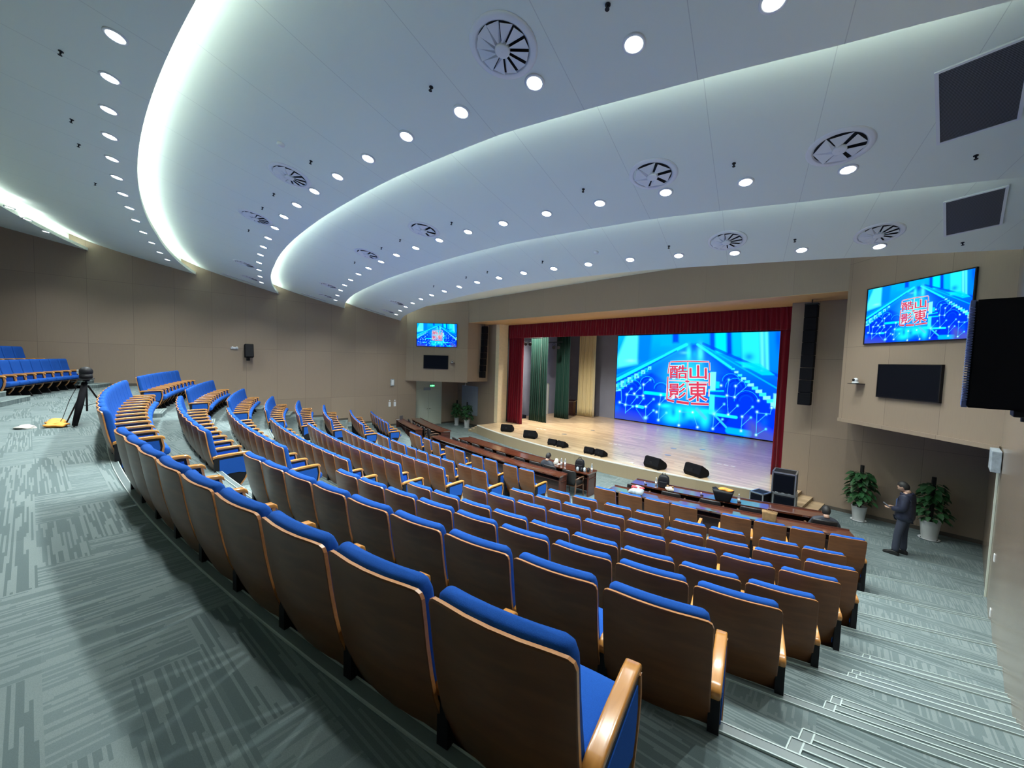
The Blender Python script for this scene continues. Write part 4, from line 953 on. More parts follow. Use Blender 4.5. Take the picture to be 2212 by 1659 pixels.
# floor marks, sockets, cable on stage
for x, y, n, lab in ((-15.27, 16.2, 3, 'far'), (-10.43, 16.15, 3, 'middle'), (-5.64, 16.4, 3, 'near')):
    for i in range(n):
        o = Box('tape_mark', x-.30+.24*i, x-.14+.24*i, y-.02+.03*i, y+.05+.03*i, .5, .503, M['paper']); tag(o, 'white tape strip on the stage floor, %s of the %s three' % (ORD[i+1], lab), 'tape mark', 'tape marks on the stage floor')
for x, y, lab in ((-8.29, 17.65, 'left of two in front of the display wall'), (-7.4, 18.6, 'nearest the display wall'), (-7.82, 16.15, 'close to the opening'), (-13.33, 18.4, 'on the pale far half, rear'), (-13.47, 16.13, 'on the pale far half, front')):
    bm = bmesh.new(); lathe(bm, [(.13, 0), (.13, .004), (.11, .006), (.001, .006)], 20, c=(x, y, .5), cap=False); finish(bm); tag(bm2('floor_socket', bm, M['metal']), 'flat round floor socket cover %s' % lab, 'floor socket', 'socket covers in the stage floor')
bm = bmesh.new(); tube(bm, [(-8.35, 13.5, .507+.004), (-8.2, 13.62, .511), (-7.95, 13.58, .511), (-7.75, 13.45, .511), (-7.5, 13.5, .511), (-7.42, 13.66, .511)], .006, 6); box(bm, -8.02, -7.9, 13.55, 13.63, .507, .545, 0, .01); finish(bm)
tag(bm2('extension_cable', bm, M['paper']), 'thin white extension cable on the stage edge beside a large monitor', 'cable')
# flight cases
def case(name, lab, x, y, z, rz, w, d, h, knobs=True):
    t = thing(name, lab, 'flight case', (x, y, z), rz, 'flight cases beside the stage steps')
    bm = bmesh.new(); box(bm, -w/2+.012, w/2-.012, -d/2+.012, d/2-.012, .012, h-.012); finish(bm); bm2('shell', bm, M['black'], t)
    bm = bmesh.new(); e = .035
    for sx in (-1, 1):
        for sy in (-1, 1):
            box(bm, min(sx*w/2, sx*(w/2-e)), max(sx*w/2, sx*(w/2-e)), min(sy*d/2, sy*(d/2-e)), max(sy*d/2, sy*(d/2-e)), 0, h, 0, .004)
        for zz in (0, h-e):
            box(bm, min(sx*w/2, sx*(w/2-e)), max(sx*w/2, sx*(w/2-e)), -d/2, d/2, zz, zz+e); box(bm, -w/2, w/2, min(sx*d/2, sx*(d/2-e)), max(sx*d/2, sx*(d/2-e)), zz, zz+e)
    finish(bm); bm2('edge_frame', bm, M['metal'], t)
    bm = bmesh.new(); box(bm, -w/2+e+.02, w/2-e-.02, -d/2-.004, -d/2+.02, e+.02, h-e-.02, 0, .01); finish(bm); fp = bm2('front_panel', bm, M['glass_dark'], t)
    if knobs:
        for i in range(6):
            bm = bmesh.new(); kx = -w/2+.12+i*.06; lathe(bm, [(.010, -d/2-.012), (.010, -d/2)], 8, c=(kx, 0, h*.28+.02*(i % 2)), ax='Y'); finish(bm); bm2('knob', bm, M['metal'], fp)
    for i in range(3):
        bm = bmesh.new(); box(bm, -w*.32+i*w*.26, -w*.2+i*w*.26, -d/2-.012, -d/2, .0, .05, 0, .004); finish(bm); bm2('latch', bm, M['metal'], t)
ca = rad(8)
case('flight_case', 'lower black flight case with knobs carrying another one', -3.02, 13.62, 0, ca, .56, .60, .70)
case('flight_case', 'black flight case on top of the stack beside the stage steps', -3.05, 13.62, .70, ca, .58, .62, .62, False)
case('flight_case', 'open-sided black flight case behind the stack, against the stage front', -3.58, 13.42, 0, rad(-12), .40, .50, .62, False)
# ================================================================== TABLES AND LEATHER CHAIRS
def warpT(th): return 0.0 if th > -5 else .85*((-5-th)/17)**1.2
def table(lab, R0, R1, t0, t1, group):
    t = thing('conference_table', lab, 'table', tuple(pol((R0+R1)/2+warpT((t0+t1)/2), (t0+t1)/2, 0)), 0, group); L = t.location
    n = max(6, int((t1-t0)*1.6)); ths = [t0+(t1-t0)*i/n for i in range(n+1)]
    def P(R, th, z): v = pol(R+warpT(th), th, z); return (v.x-L.x, v.y-L.y, z)
    def slab(name, Ra, Rb, za, zb, mat, par=t, a=0, b=None):
        tt = ths if b is None else [a+(b-a)*i/4 for i in range(5)]
        bm = bmesh.new(); solidify_grid(bm, [[P(R, th, zb) for th in tt] for R in (Ra, Rb)], [[P(R, th, za) for th in tt] for R in (Ra, Rb)]); finish(bm); return bm2(name, bm, mat, par)
    slab('table_top', R0, R1, .72, .76, M['table'])
    slab('edge_rail', R0-.012, R0+.02, .72, .785, M['tabled'])
    slab('modesty_panel', R0+.03, R0+.055, .04, .72, M['tabled'])
    slab('shelf', R0+.06, R1-.10, .56, .58, M['tabled'])
    for a, b in ((t0+.05, t0+.17), (t1-.17, t1-.05)): slab('end_panel', R0+.05, R1-.06, 0, .72, M['tabled'], t, a, b)
    k = int((t1-t0)/4)
    for i in range(1, k):
        a = t0+(t1-t0)*i/k; slab('divider', R0+.06, R1-.12, 0, .72, M['tabled'], t, a-.04, a+.04)
table('long dark glossy table nearer the seats, middle block', 25.05, 25.45, -11.4, 6.15, 'tables nearer the seats')
table('long dark glossy table nearer the stage, middle block', 24.02, 24.56, -9.35, 7.25, 'tables nearer the stage')
table('long glossy table nearer the seats, reaching toward the near wall', 25.05, 25.47, 9.83, 21.85, 'tables nearer the seats')
table('long glossy table nearer the stage, reaching toward the near wall', 23.95, 24.47, 10.4, 21.4, 'tables nearer the stage')
table('dark curved table nearer the seats beside the far wall', 25.05, 25.45, -24.0, -15.4, 'tables nearer the seats')
table('dark curved table nearer the stage beside the cream door', 24.02, 24.56, -23.9, -13.4, 'tables nearer the stage')
def make_leather():
    t = thing('leather_armchair', 'x', 'armchair')
    bm = bmesh.new(); secs = []
    for z, y, th, hx in ((.42, .06, .05, .20), (.50, .055, .08, .235), (.65, .03, .09, .25), (.78, .012, .09, .25), (.84, .004, .075, .24), (.865, .002, .04, .215)): secs.append(rrect(hx, y, y+th, .035, lambda x: -.03*(1-(x/.25)**2), z))
    loft(bm, secs); finish(bm); bm2('backrest', bm, M['leather'], t, True)
    bm = bmesh.new(); secs = []
    for z, e in ((.38, .02), (.40, 0), (.46, 0), (.485, .03)): secs.append([(a, b+.33, z) for a, b, _ in rrect(.25-e, -.24+e, .24-e, .05)])
    loft(bm, secs); finish(bm); bm2('seat', bm, M['leather'], t, True)
    for sx in (-1, 1):
        bm = bmesh.new(); tube(bm, [(sx*.27, .06, .60), (sx*.285, .25, .635), (sx*.285, .45, .63), (sx*.28, .53, .595)], [.02, .024, .026, .02], 8); tube(bm, [(sx*.28, .48, .61), (sx*.275, .46, .50), (sx*.27, .50, .38)], .018, 8); finish(bm); bm2('armrest', bm, M['dwood'], t, True)
        bm = bmesh.new(); tube(bm, [(sx*.26, .50, .40), (sx*.265, .52, .0)], [.024, .018], 8); finish(bm); bm2('leg', bm, M['dwood'], t)
        bm = bmesh.new(); tube(bm, [(sx*.25, .05, .62), (sx*.25, .075, .42), (sx*.255, .02, .0)], [.02, .024, .018], 8); finish(bm); bm2('leg', bm, M['dwood'], t)
    bm = bmesh.new(); box(bm, -.25, .25, .09, .56, .34, .385, 0, .01); finish(bm); bm2('seat_frame', bm, M['dwood'], t)
    remember(t); return t
lc = make_leather(); u = False
LCH = [(t_, 24.97, 'middle') for t_ in (-8.55, -6.85, -5.05, -2.95, -1.15, 1.15, 2.85, 4.35, 6.1)] + [(t_, 24.95, 'near') for t_ in (11.1, 13.3, 15.5, 17.6, 20.9)] + [(t_, 24.97, 'far') for t_ in (-14.5, -16.0, -17.6, -19.4, -21.4)]
cnt = {}
for th, R, blk in LCH:
    o = dup(lc) if u else lc; u = True; cnt[blk] = cnt.get(blk, 0)+1
    o.location = pol(R+warpT(th), th, 0); o.rotation_euler = (0, 0, rad(th)); o['group'] = 'black leather armchairs behind the %s table' % blk; o['category'] = 'armchair'
    o['label'] = 'black leather armchair, %s %s at the %s table' % (ORD[cnt[blk]], {'middle': 'from the far end', 'near': 'from the middle aisle side', 'far': 'from its near end'}[blk], blk)
#@@P4
# ================================================================== FAR WALL AND DOORS
t = thing('double_door', 'cream double door under the far splayed wall with green exit sign above', 'door', (-22.4, 13.25, 0), PI/2)
# local x runs toward -y (world), local -y faces the hall (+x world is local -y)
w = 1.78
for i, sx in enumerate((-1, 1)):
    bm = bmesh.new(); box(bm, min(sx*.006, sx*(w/2)), max(sx*.006, sx*(w/2)), -.03, .0, .02, 2.28, 0, .004); finish(bm); lf = bm2('door_leaf', bm, M['doorw'], t)
    bm = bmesh.new(); tube(bm, [(sx*.07, -.03, 1.05), (sx*.07, -.08, 1.05), (sx*.16, -.08, 1.05)], .010, 8); lathe(bm, [(.025, -.04), (.025, -.03)], 12, c=(sx*.07, 0, 1.05), ax='Y'); finish(bm); bm2('handle', bm, M['chrome'], lf)
bm = bmesh.new(); box(bm, -w/2, w/2, -.03, 0, 2.32, 2.93, 0, .004); finish(bm); bm2('transom', bm, M['doorw'], t)
bm = bmesh.new(); box(bm, -w/2-.08, -w/2, -.04, 0, 0, 2.95); box(bm, w/2, w/2+.08, -.04, 0, 0, 2.95); box(bm, -w/2, w/2, -.036, 0, 2.285, 2.315); finish(bm); bm2('door_frame', bm, M['doorw'], t)
t = thing('wooden_side_door', 'narrow wooden flush door panel beside the cream double door', 'door', (-22.396, 14.68, 0), PI/2)
bm = bmesh.new(); box(bm, -.46, .46, -.03, 0, .1, 2.93, 0, .004); finish(bm); bm2('door_leaf', bm, M['wall_y'], t)
bm = bmesh.new(); lathe(bm, [(.03, -.075), (.034, -.06), (.012, -.05), (.012, -.03)], 14, c=(.0-.05, 0, 1.28), ax='Y'); finish(bm); bm2('knob', bm, M['chrome'], t)
def exit_sign(lab, loc, rz, w=.34, h=.15, rod=0):
    t = thing('exit_sign', lab, 'exit sign', loc, rz)
    bm = bmesh.new(); box(bm, -w/2, w/2, .0, .03, -h/2, h/2, 0, .004); finish(bm); bm2('housing', bm, M['black'], t)
    bm = bmesh.new(); box(bm, -w/2+.01, w/2-.01, -.004, .002, -h/2+.01, h/2-.01); finish(bm); bm2('face', bm, M['exitface'], t)
    bm = bmesh.new()
    # running figure with two arrows
    def bar(p, q, wd):
        d = Vector((q[0]-p[0], q[1]-p[1])); n = Vector((-d.y, d.x)).normalized()*wd/2
        vs = [bm.verts.new((x, -.0055, z)) for x, z in ((p[0]+n.x, p[1]+n.y), (q[0]+n.x, q[1]+n.y), (q[0]-n.x, q[1]-n.y), (p[0]-n.x, p[1]-n.y))]; bm.faces.new(vs)
    bar((-.005, .02), (.01, -.015), .022); bar((.01, -.012), (.035, -.035), .011); bar((.008, -.012), (-.02, -.05), .011); bar((0, .02), (.03, .008), .009); bar((0, .02), (-.025, 0), .009)
    vs = [bm.verts.new((.0+.012*math.cos(a*PI/4), -.0055, .045+.012*math.sin(a*PI/4))) for a in range(8)]; bm.faces.new(vs)
    for s in (-1, 1):
        bar((s*.06, 0), (s*.11, 0), .018); vs = [bm.verts.new(p) for p in ((s*.105, -.0055, .035), (s*.15, -.0055, 0), (s*.105, -.0055, -.035))]; bm.faces.new(vs)
    bm2('pictogram', bm, M['exitwhite'], t)
    if rod:
        bm = bmesh.new(); tube(bm, [(-.1, .015, h/2), (-.1, .015, h/2+rod)], .006, 6); tube(bm, [(.1, .015, h/2), (.1, .015, h/2+rod)], .006, 6); finish(bm); bm2('rod', bm, M['black'], t)
M['exitface'] = emis('exit_face_green', (.01, .75, .22), 1.3); M['exitwhite'] = emis('exit_symbol', (.7, 1, .8), 2.2)
exit_sign('green exit sign with running figure and arrows over the cream double door', (-22.30, 13.47, 2.52), PI/2, rod=.35)
t = thing('small_plate', 'small grey notice plate on the transom of the cream double door', 'sign plate', (-22.36, 13.13, 2.33), PI/2)
bm = bmesh.new(); box(bm, -.25, .25, -.03, -.0, -.09, .09, 0, .003); finish(bm); bm2('plate', bm, M['poster'], t)
# notice panel on the front wall
t = thing('notice_board', 'large grey glossy notice board on the far front wall behind two plants', 'notice board', (-21.0, 15.497, 0))
bm = bmesh.new(); box(bm, -.86, .86, -.03, 0, .68, 2.56, 0, .004); finish(bm); bm2('board', bm, M['poster'], t)
bm = bmesh.new()
for z in (.95, 1.25, 1.55, 1.85, 2.15, 2.4): box(bm, -.78, .78, -.033, -.03, z, z+.012)
for x in (-.5, -.1, .3, .62): box(bm, x, x+.012, -.033, -.03, .74, 2.5)
finish(bm); bm2('grid_lines', bm, M['greybag'], t)
bm = bmesh.new(); tube(bm, [(-20.75, 14.95, 2.95), (-20.75, 14.95, 2.66)], .012, 8); lathe(bm, [(.05, 0), (.06, .03), (.05, .06), (.002, .065)], 16, c=(-20.75, 14.95, 2.6)); finish(bm)
tag(bm2('hanging_camera', bm, M['white'], None, True), 'small white camera hanging on a short rod below the far splayed wall', 'camera')
# wall speaker, emergency lamp, thermostat, switch plates on the far wall
t = thing('wall_speaker', 'small black square speaker on the far side wall', 'speaker', (XL, 3.45, 4.33), PI/2+PI)
t.rotation_euler = (0, 0, PI/2)
bm = bmesh.new(); box(bm, -.17, .17, -.36, -.10, -.30, .30, 0, .02, Matrix.Rotation(rad(-8), 4, 'X')); finish(bm); bm2('cabinet', bm, M['blackmat'], t)
bm = bmesh.new(); box(bm, -.15, .15, -.372, -.36, -.28, .28, 0, .004, Matrix.Rotation(rad(-8), 4, 'X')); finish(bm); bm2('grille', bm, M['black'], t)
bm = bmesh.new(); box(bm, -.04, .04, -.18, 0, -.36, -.30); box(bm, -.07, .07, -.02, 0, -.42, -.2); finish(bm); bm2('bracket', bm, M['black'], t)
t = thing('emergency_lamp', 'small white emergency lamp beside the small speaker on the far wall', 'emergency lamp', (XL, 2.93, 4.47), PI/2)
bm = bmesh.new(); box(bm, -.14, .14, -.05, 0, -.05, .05, 0, .01); finish(bm); bm2('housing', bm, M['white'], t)
for sx in (-1, 1):
    bm = bmesh.new(); lathe(bm, [(.03, -.10), (.04, -.09), (.035, -.05)], 14, c=(sx*.08, 0, .03), ax='Y'); finish(bm); bm2('lamp_head', bm, M['white'], t, True)
t = thing('control_box', 'small grey box on the far wall above the two switch plates', 'control box', (XL, 10.54, 2.8), PI/2)
bm = bmesh.new(); box(bm, -.11, .11, -.06, 0, -.20, .20, 0, .008); finish(bm); bm2('box', bm, M['greybag'], t)
bm = bmesh.new(); box(bm, -.07, .07, -.064, -.06, -.14, .14); finish(bm); bm2('cover', bm, M['white'], t)
for y, l in ((10.40, 'farther from the cream door'), (10.72, 'closer to the cream door')):
    t = thing('switch_plate', 'tall white plate with a round dot on the far wall, %s' % l, 'switch plate', (XL, y, 1.55), PI/2, 'switch plates on the far wall')
    bm = bmesh.new(); box(bm, -.07, .07, -.012, 0, -.16, .11, 0, .003); finish(bm); bm2('plate', bm, M['white'], t)
    bm = bmesh.new(); lathe(bm, [(.035, -.02), (.038, 0)], 16, c=(0, 0, .19), ax='Y'); finish(bm); bm2('dot', bm, M['white'], t)
# right wall: exit box, door frame, sockets, big loudspeaker
t = thing('exit_box', 'exit sign box seen edge-on with green glow high on the near right wall', 'exit sign', (xr(10.6), 10.9, 2.80))
bm = bmesh.new(); box(bm, -.125, -.012, -.36, .18, -.17, .19, 0, .008); finish(bm); bm2('housing', bm, M['greybag'], t)
bm = bmesh.new(); box(bm, -.11, -.02, .18, .186, -.02, .14); finish(bm); bm2('face', bm, M['exitface'], t)
t = thing('door_trim', 'pale narrow door edge at the end of the near right wall', 'door frame', (xr(11.2), 11.2, 0))
bm = bmesh.new(); box(bm, -.03, -.001, .0, .05, 0, 2.58, 0, .004); finish(bm); bm2('upright', bm, M['doorw'], t)
for y, z, l in ((10.0, 1.35, 'switch'), (11.6, .35, 'upper low socket'), (9.6, .6, 'lower socket')):
    t = thing('wall_socket', 'small white %s on the near right wall' % l, 'wall socket', (xr(y)-.001, y, z))
    bm = bmesh.new(); box(bm, -.012, 0, -.045, .045, -.06, .06, 0, .003); finish(bm); bm2('plate', bm, M['white'], t)
t = thing('loudspeaker', 'large black loudspeaker with lit silver grille edge on the near right wall', 'speaker', (.20, 3.3, 4.34))
KZ = Matrix.Rotation(rad(-6), 4, 'Z')
bm = bmesh.new(); ang = 0
poly = [(-.11, .17), (-.138, .10), (-.142, -.03), (-.140, -.30), (.20, -.30), (.20, .17)]
b = [bm.verts.new((x, y, -.23)) for x, y in poly]; tt = [bm.verts.new((x, y, .30)) for x, y in poly]
bm.faces.new(b[::-1]); bm.faces.new(tt)
for i in range(len(poly)): j = (i+1) % len(poly); bm.faces.new((b[i], b[j], tt[j], tt[i]))
bmesh.ops.bevel(bm, geom=bm.edges[:], offset=.008, segments=2, affect='EDGES'); finish(bm); bm2('cabinet', bm, M['blackmat'], t)
M['spk_rib'] = pm('speaker_grille_metal', (.22, .28, .55), .35, metal=.6)
bm = bmesh.new()
gm = Matrix.Translation((-.1425, -.155, 0))
for i in range(36): box(bm, -.014, .004, -.145, .12, -.195+i*.0128, -.195+i*.0128+.006, 0, 0, gm)
box(bm, -.014, .006, -.13, .125, .268, .30, 0, 0, gm); box(bm, -.014, .006, -.13, .125, -.23, -.20, 0, 0, gm); finish(bm); g = bm2('front_grille', bm, M['spk_rib'], t)
bm = bmesh.new(); box(bm, .01, .2, -.28, -.12, -.262, -.23, 0, .004); tube(bm, [(.06, -.2, -.285), (.06, -.2, -.262)], .022, 12); finish(bm); bm2('wall_bracket', bm, M['black'], t)
tag(Box('wall_button', xr(5)-.01, xr(5)-.001, 4.97, 5.03, 3.47, 3.53, M['white'], None, .003), 'tiny pale oval button below the large black loudspeaker', 'button')
# ================================================================== PLANTS
def plant(lab, x, y, hp, rp, ht, grp, seed):
    rnd = random.Random(seed); t = thing('potted_plant', lab, 'plant', (x, y, 0), rnd.random()*6, grp)
    bm = bmesh.new(); lathe(bm, [(rp*.68, 0), (rp*.74, .02), (rp*1.0, hp*.96), (rp*1.03, hp), (rp*.93, hp), (rp*.9, hp-.04)], 24, cap=False); lathe(bm, [(rp*.9, hp-.05), (.001, hp-.045)], 24, cap=False); lathe(bm, [(rp*.68, 0), (.001, 0)], 24, cap=False); finish(bm); bm2('pot', bm, M['pot'], t, True)
    bm = bmesh.new(); lathe(bm, [(rp*.85, 0), (rp*1.05, .025), (rp*1.0, .03), (rp*.8, .01)], 24, cap=False); finish(bm); bm2('saucer', bm, M['white'], t, True)
    bm = bmesh.new(); tube(bm, [(0, 0, hp-.06), (0, 0, ht)], .045, 10); finish(bm); bm2('moss_pole', bm, M['pole'], t)
    bm = bmesh.new()
    for i in range(170):
        z = hp+.02+(ht-hp-.24)*(rnd.random()**.9); f = (z-hp)/(ht-hp); a = rnd.random()*2*PI; r = (.33*(1-f*.55))*(.45+.65*rnd.random()); L = .11+.10*rnd.random()
        d = Vector((math.cos(a), math.sin(a), -.15-.55*rnd.random())).normalized(); s = d.cross(Vector((0, 0, 1))).normalized(); n = s.cross(d)
        o = Vector((math.cos(a)*r*.35, math.sin(a)*r*.35, z+.03)); e = Vector((math.cos(a)*r, math.sin(a)*r, z+.04*rnd.random()))
        tube(bm, [o, (o+e)/2+Vector((0, 0, .03)), e], .004, 4, 1)
        tw = rnd.uniform(-.5, .5); s2_ = s*math.cos(tw)+n*math.sin(tw); n2 = s2_.cross(d)
        prof = [(0, .0), (.12, .28), (.35, .38), (.62, .30), (.85, .14), (1, 0)]; mid_ = []; Lp = []; Rp = []
        for u_, w_ in prof:
            c = e+d*(L*u_)+Vector((0, 0, -.25*L*u_*u_)); mid_.append(bm.verts.new(c))
            Lp.append(bm.verts.new(c+s2_*(L*w_)+n2*(L*w_*.22))); Rp.append(bm.verts.new(c-s2_*(L*w_)+n2*(L*w_*.22)))
        for k in range(len(prof)-1):
            for A_, B_ in ((Lp, mid_), (mid_, Rp)):
                try: bm.faces.new((A_[k], A_[k+1], B_[k+1], B_[k]))
                except ValueError: pass
    bm2('foliage', bm, [M['leaf'], M['leaf']], t, True)['kind'] = 'stuff'
plant('potted plant with large leaves between the stage steps and the standing person', -1.53, 15.0, .42, .175, 1.60, 'potted plants on the near side', 1)
plant('potted plant with large leaves directly behind the standing person', -.12, 14.85, .50, .20, 1.62, 'potted plants on the near side', 2)
plant('potted plant in front of the notice board, closer to the wooden door', -21.35, 14.75, .50, .16, 1.62, 'potted plants on the far side', 3)
plant('potted plant in front of the notice board, closer to the stage steps', -20.1, 14.65, .52, .18, 1.62, 'potted plants on the far side', 4)
# ================================================================== PEOPLE
def skin(name, verts, edges, radii, mat, parent, sub=2, root=0, smooth=True):
    me = bpy.data.meshes.new(name+'_base'); me.from_pydata(verts, edges, []); o = bpy.data.objects.new(name+'_base', me); COL.objects.link(o)
    md = o.modifiers.new('s', 'SKIN'); md.use_smooth_shade = True
    for i, r in enumerate(radii):
        r = r if isinstance(r, tuple) else (r, r); me.skin_vertices[0].data[i].radius = r
        me.skin_vertices[0].data[i].use_root = (i == root)
    s = o.modifiers.new('u', 'SUBSURF'); s.levels = sub; s.render_levels = sub
    bpy.context.view_layer.update(); dg = bpy.context.evaluated_depsgraph_get()
    nm = bpy.data.meshes.new_from_object(o.evaluated_get(dg)); bpy.data.objects.remove(o)
    nm.materials.clear(); nm.materials.append(mat); nm.polygons.foreach_set('use_smooth', [True]*len(nm.polygons))
    r = bpy.data.objects.new(name, nm); COL.objects.link(r); r.parent = parent; return r
def ico(bm, c, r, sx=1, sy=1, sz=1, sub=2, M4=None):
    g = bmesh.ops.create_icosphere(bm, subdivisions=sub, radius=r); m = Matrix.Translation(c) @ (M4 or Matrix()) @ Matrix.Diagonal((sx, sy, sz, 1)); bmesh.ops.transform(bm, matrix=m, verts=g['verts']); return g['verts']
def head(parent, c, tilt, body_bm=None):
    # face looks along local +y; returns skin-coloured head pieces joined to one bmesh, plus hair object
    m = Matrix.Translation(c) @ Matrix.Rotation(tilt, 4, 'X')
    bm = bmesh.new(); ico(bm, (0, 0, 0), .105, .74, .92, 1.08, 3)
    for v in bm.verts:
        if v.co.z < -.02 and v.co.y < .02: v.co.y *= .8
        if v.co.z < -.04: v.co.x *= .82
    ico(bm, (0, .098, -.012), .016, .7, 1.0, 1.4, 2); ico(bm, (0, .086, -.048), .016, 1.5, .5, .45, 2)
    for s in (-1, 1): ico(bm, (s*.077, .0, -.005), .022, .35, .8, 1.3, 2); ico(bm, (s*.030, .083, .022), .012, 1.0, .5, .7, 2)
    tube(bm, [(0, -.02, -.07), (0, -.025, -.16)], [.052, .058], 12)
    bmesh.ops.transform(bm, matrix=m, verts=bm.verts); finish(bm); hd = bm2('head', bm, M['skin'], parent, True)
    bm = bmesh.new(); ico(bm, (0, -.012, .012), .115, .76, .94, 1.06, 3)
    dl = [v for v in bm.verts if (v.co.y > .045 and v.co.z < .062) or (v.co.z < -.085 and v.co.y > -.02) or v.co.z < -.118 or (v.co.y > .0 and v.co.z < .0)]
    bmesh.ops.delete(bm, geom=dl, context='VERTS'); bmesh.ops.transform(bm, matrix=m, verts=bm.verts); bm2('hair', bm, M['hair'], hd, True); return hd
def hand(parent, c, rot, curl=.6):
    V = [(0, 0, 0), (0, .045, 0), (0, .085, 0)]; E = [(0, 1), (1, 2)]; R = [(.026, .016), (.036, .016), (.036, .013)]
    for i, x in enumerate((-.030, -.010, .010, .030)):
        L = (.062, .074, .070, .055)[i]; b = len(V); a = curl
        V += [(x, .088, 0), (x, .088+L*.45, -.01*a), (x, .088+L*.75, -.03*a), (x, .088+L*.85, -.055*a)]; E += [(2, b), (b, b+1), (b+1, b+2), (b+2, b+3)]; R += [.0095, .009, .0085, .007]
    b = len(V); V += [(.035, .03, -.005), (.055, .065, -.02), (.055, .095, -.03)]; E += [(0, b), (b, b+1), (b+1, b+2)]; R += [.013, .011, .009]
    o = skin('hand', V, E, R, M['skin'], parent, 1); o.location = c; o.rotation_euler = rot; return o
def standing(x, y, rz):
    t = thing('person', 'person standing on the near floor, head bowed over a phone, dark padded jacket', 'person', (x, y, 0), rz)
    # facing local +y
    V = [(0, 0, .95), (0, -.01, 1.12), (0, -.015, 1.32), (0, -.005, 1.45), (0, .01, 1.52),
         (.085, 0, .90), (.10, .02, .50), (.10, -.01, .09), (-.085, 0, .90), (-.12, .06, .50), (-.13, .09, .09)]
    E = [(0, 1), (1, 2), (2, 3), (3, 4), (0, 5), (5, 6), (6, 7), (0, 8), (8, 9), (9, 10)]
    body = skin('body', V, E, [(.13, .10), (.12, .09), (.15, .10), (.09, .07), (.055, .055), .09, .065, .045, .09, .065, .045], M['skin'], t)
    tr = skin('trousers', [(0, 0, .98), (.09, 0, .88), (.105, .02, .50), (.105, -.005, .07), (-.09, 0, .88), (-.125, .06, .50), (-.135, .085, .07)], [(0, 1), (1, 2), (2, 3), (0, 4), (4, 5), (5, 6)], [(.165, .12), .105, .082, .072, .105, .082, .072], M['jeans'], t)
    jk = skin('jacket', [(0, 0, .80), (0, -.005, .98), (0, -.015, 1.18), (0, -.02, 1.36), (0, -.01, 1.46), (.20, -.02, 1.40), (.25, -.03, 1.12), (.16, .19, 1.06), (-.20, -.02, 1.40), (-.25, -.03, 1.12), (-.15, .20, 1.08)],
              [(0, 1), (1, 2), (2, 3), (3, 4), (3, 5), (5, 6), (6, 7), (3, 8), (8, 9), (9, 10)], [(.26, .20), (.25, .19), (.235, .17), (.195, .14), (.09, .08), .10, .088, .06, .10, .088, .06], M['navy'], t)
    bm = bmesh.new(); secs = []
    for zz, hx, hy in ((1.30, .06, .02), (1.05, .07, .02), (.90, .07, .02)): secs.append([(a, b+.135, zz) for a, b, _ in rrect(hx, -hy, hy, .01)])
    loft(bm, secs); finish(bm); bm2('shirt', bm, M['shirt'], t)
    bm = bmesh.new(); tube(bm, [(.10, -.02, 1.44), (.06, .07, 1.45), (-.06, .07, 1.45), (-.10, -.02, 1.44), (0, -.10, 1.47), (.10, -.02, 1.44)], .035, 8); finish(bm); bm2('collar', bm, M['navy'], t, True)
    head(t, (0, .065, 1.60), rad(-32))
    hand(t, (.14, .21, 1.055), (rad(15), 0, rad(42)), .9); hand(t, (-.13, .22, 1.075), (rad(15), rad(180), rad(-42)), .9)
    for x_, y_ in ((.105, .02), (-.135, .11)):
        bm = bmesh.new(); secs = []
        for yy, hx, z0, z1 in ((-.10, .035, .0, .07), (-.06, .042, .0, .10), (.02, .045, 0, .10), (.10, .048, 0, .065), (.165, .042, 0, .05), (.185, .025, .005, .035)): secs.append([(x_+a, y_+yy, (z0+z1)/2+b) for a, b, _ in rrect(hx, -(z1-z0)/2, (z1-z0)/2, .015)])
        loft(bm, secs); finish(bm); bm2('shoe', bm, M['shoe'], t, True)
    p = thing('phone', 'small phone held in both hands by the standing person', 'phone', (x, y, 0), rz)
    bm = bmesh.new(); box(bm, -.038, .038, -.075, .075, -.004, .004, 0, .003); bmesh.ops.transform(bm, matrix=Matrix.Translation((0, .335, 1.10)) @ Matrix.Rotation(rad(35), 4, 'X'), verts=bm.verts); finish(bm); bm2('case', bm, M['black'], p)
    bm = bmesh.new(); box(bm, -.034, .034, -.070, .070, .004, .0055); bmesh.ops.transform(bm, matrix=Matrix.Translation((0, .335, 1.10)) @ Matrix.Rotation(rad(35), 4, 'X'), verts=bm.verts); finish(bm); bm2('screen', bm, emis('phone_glow', (.6, .7, .8), .2), p)
standing(-.52, 13.0, rad(80))
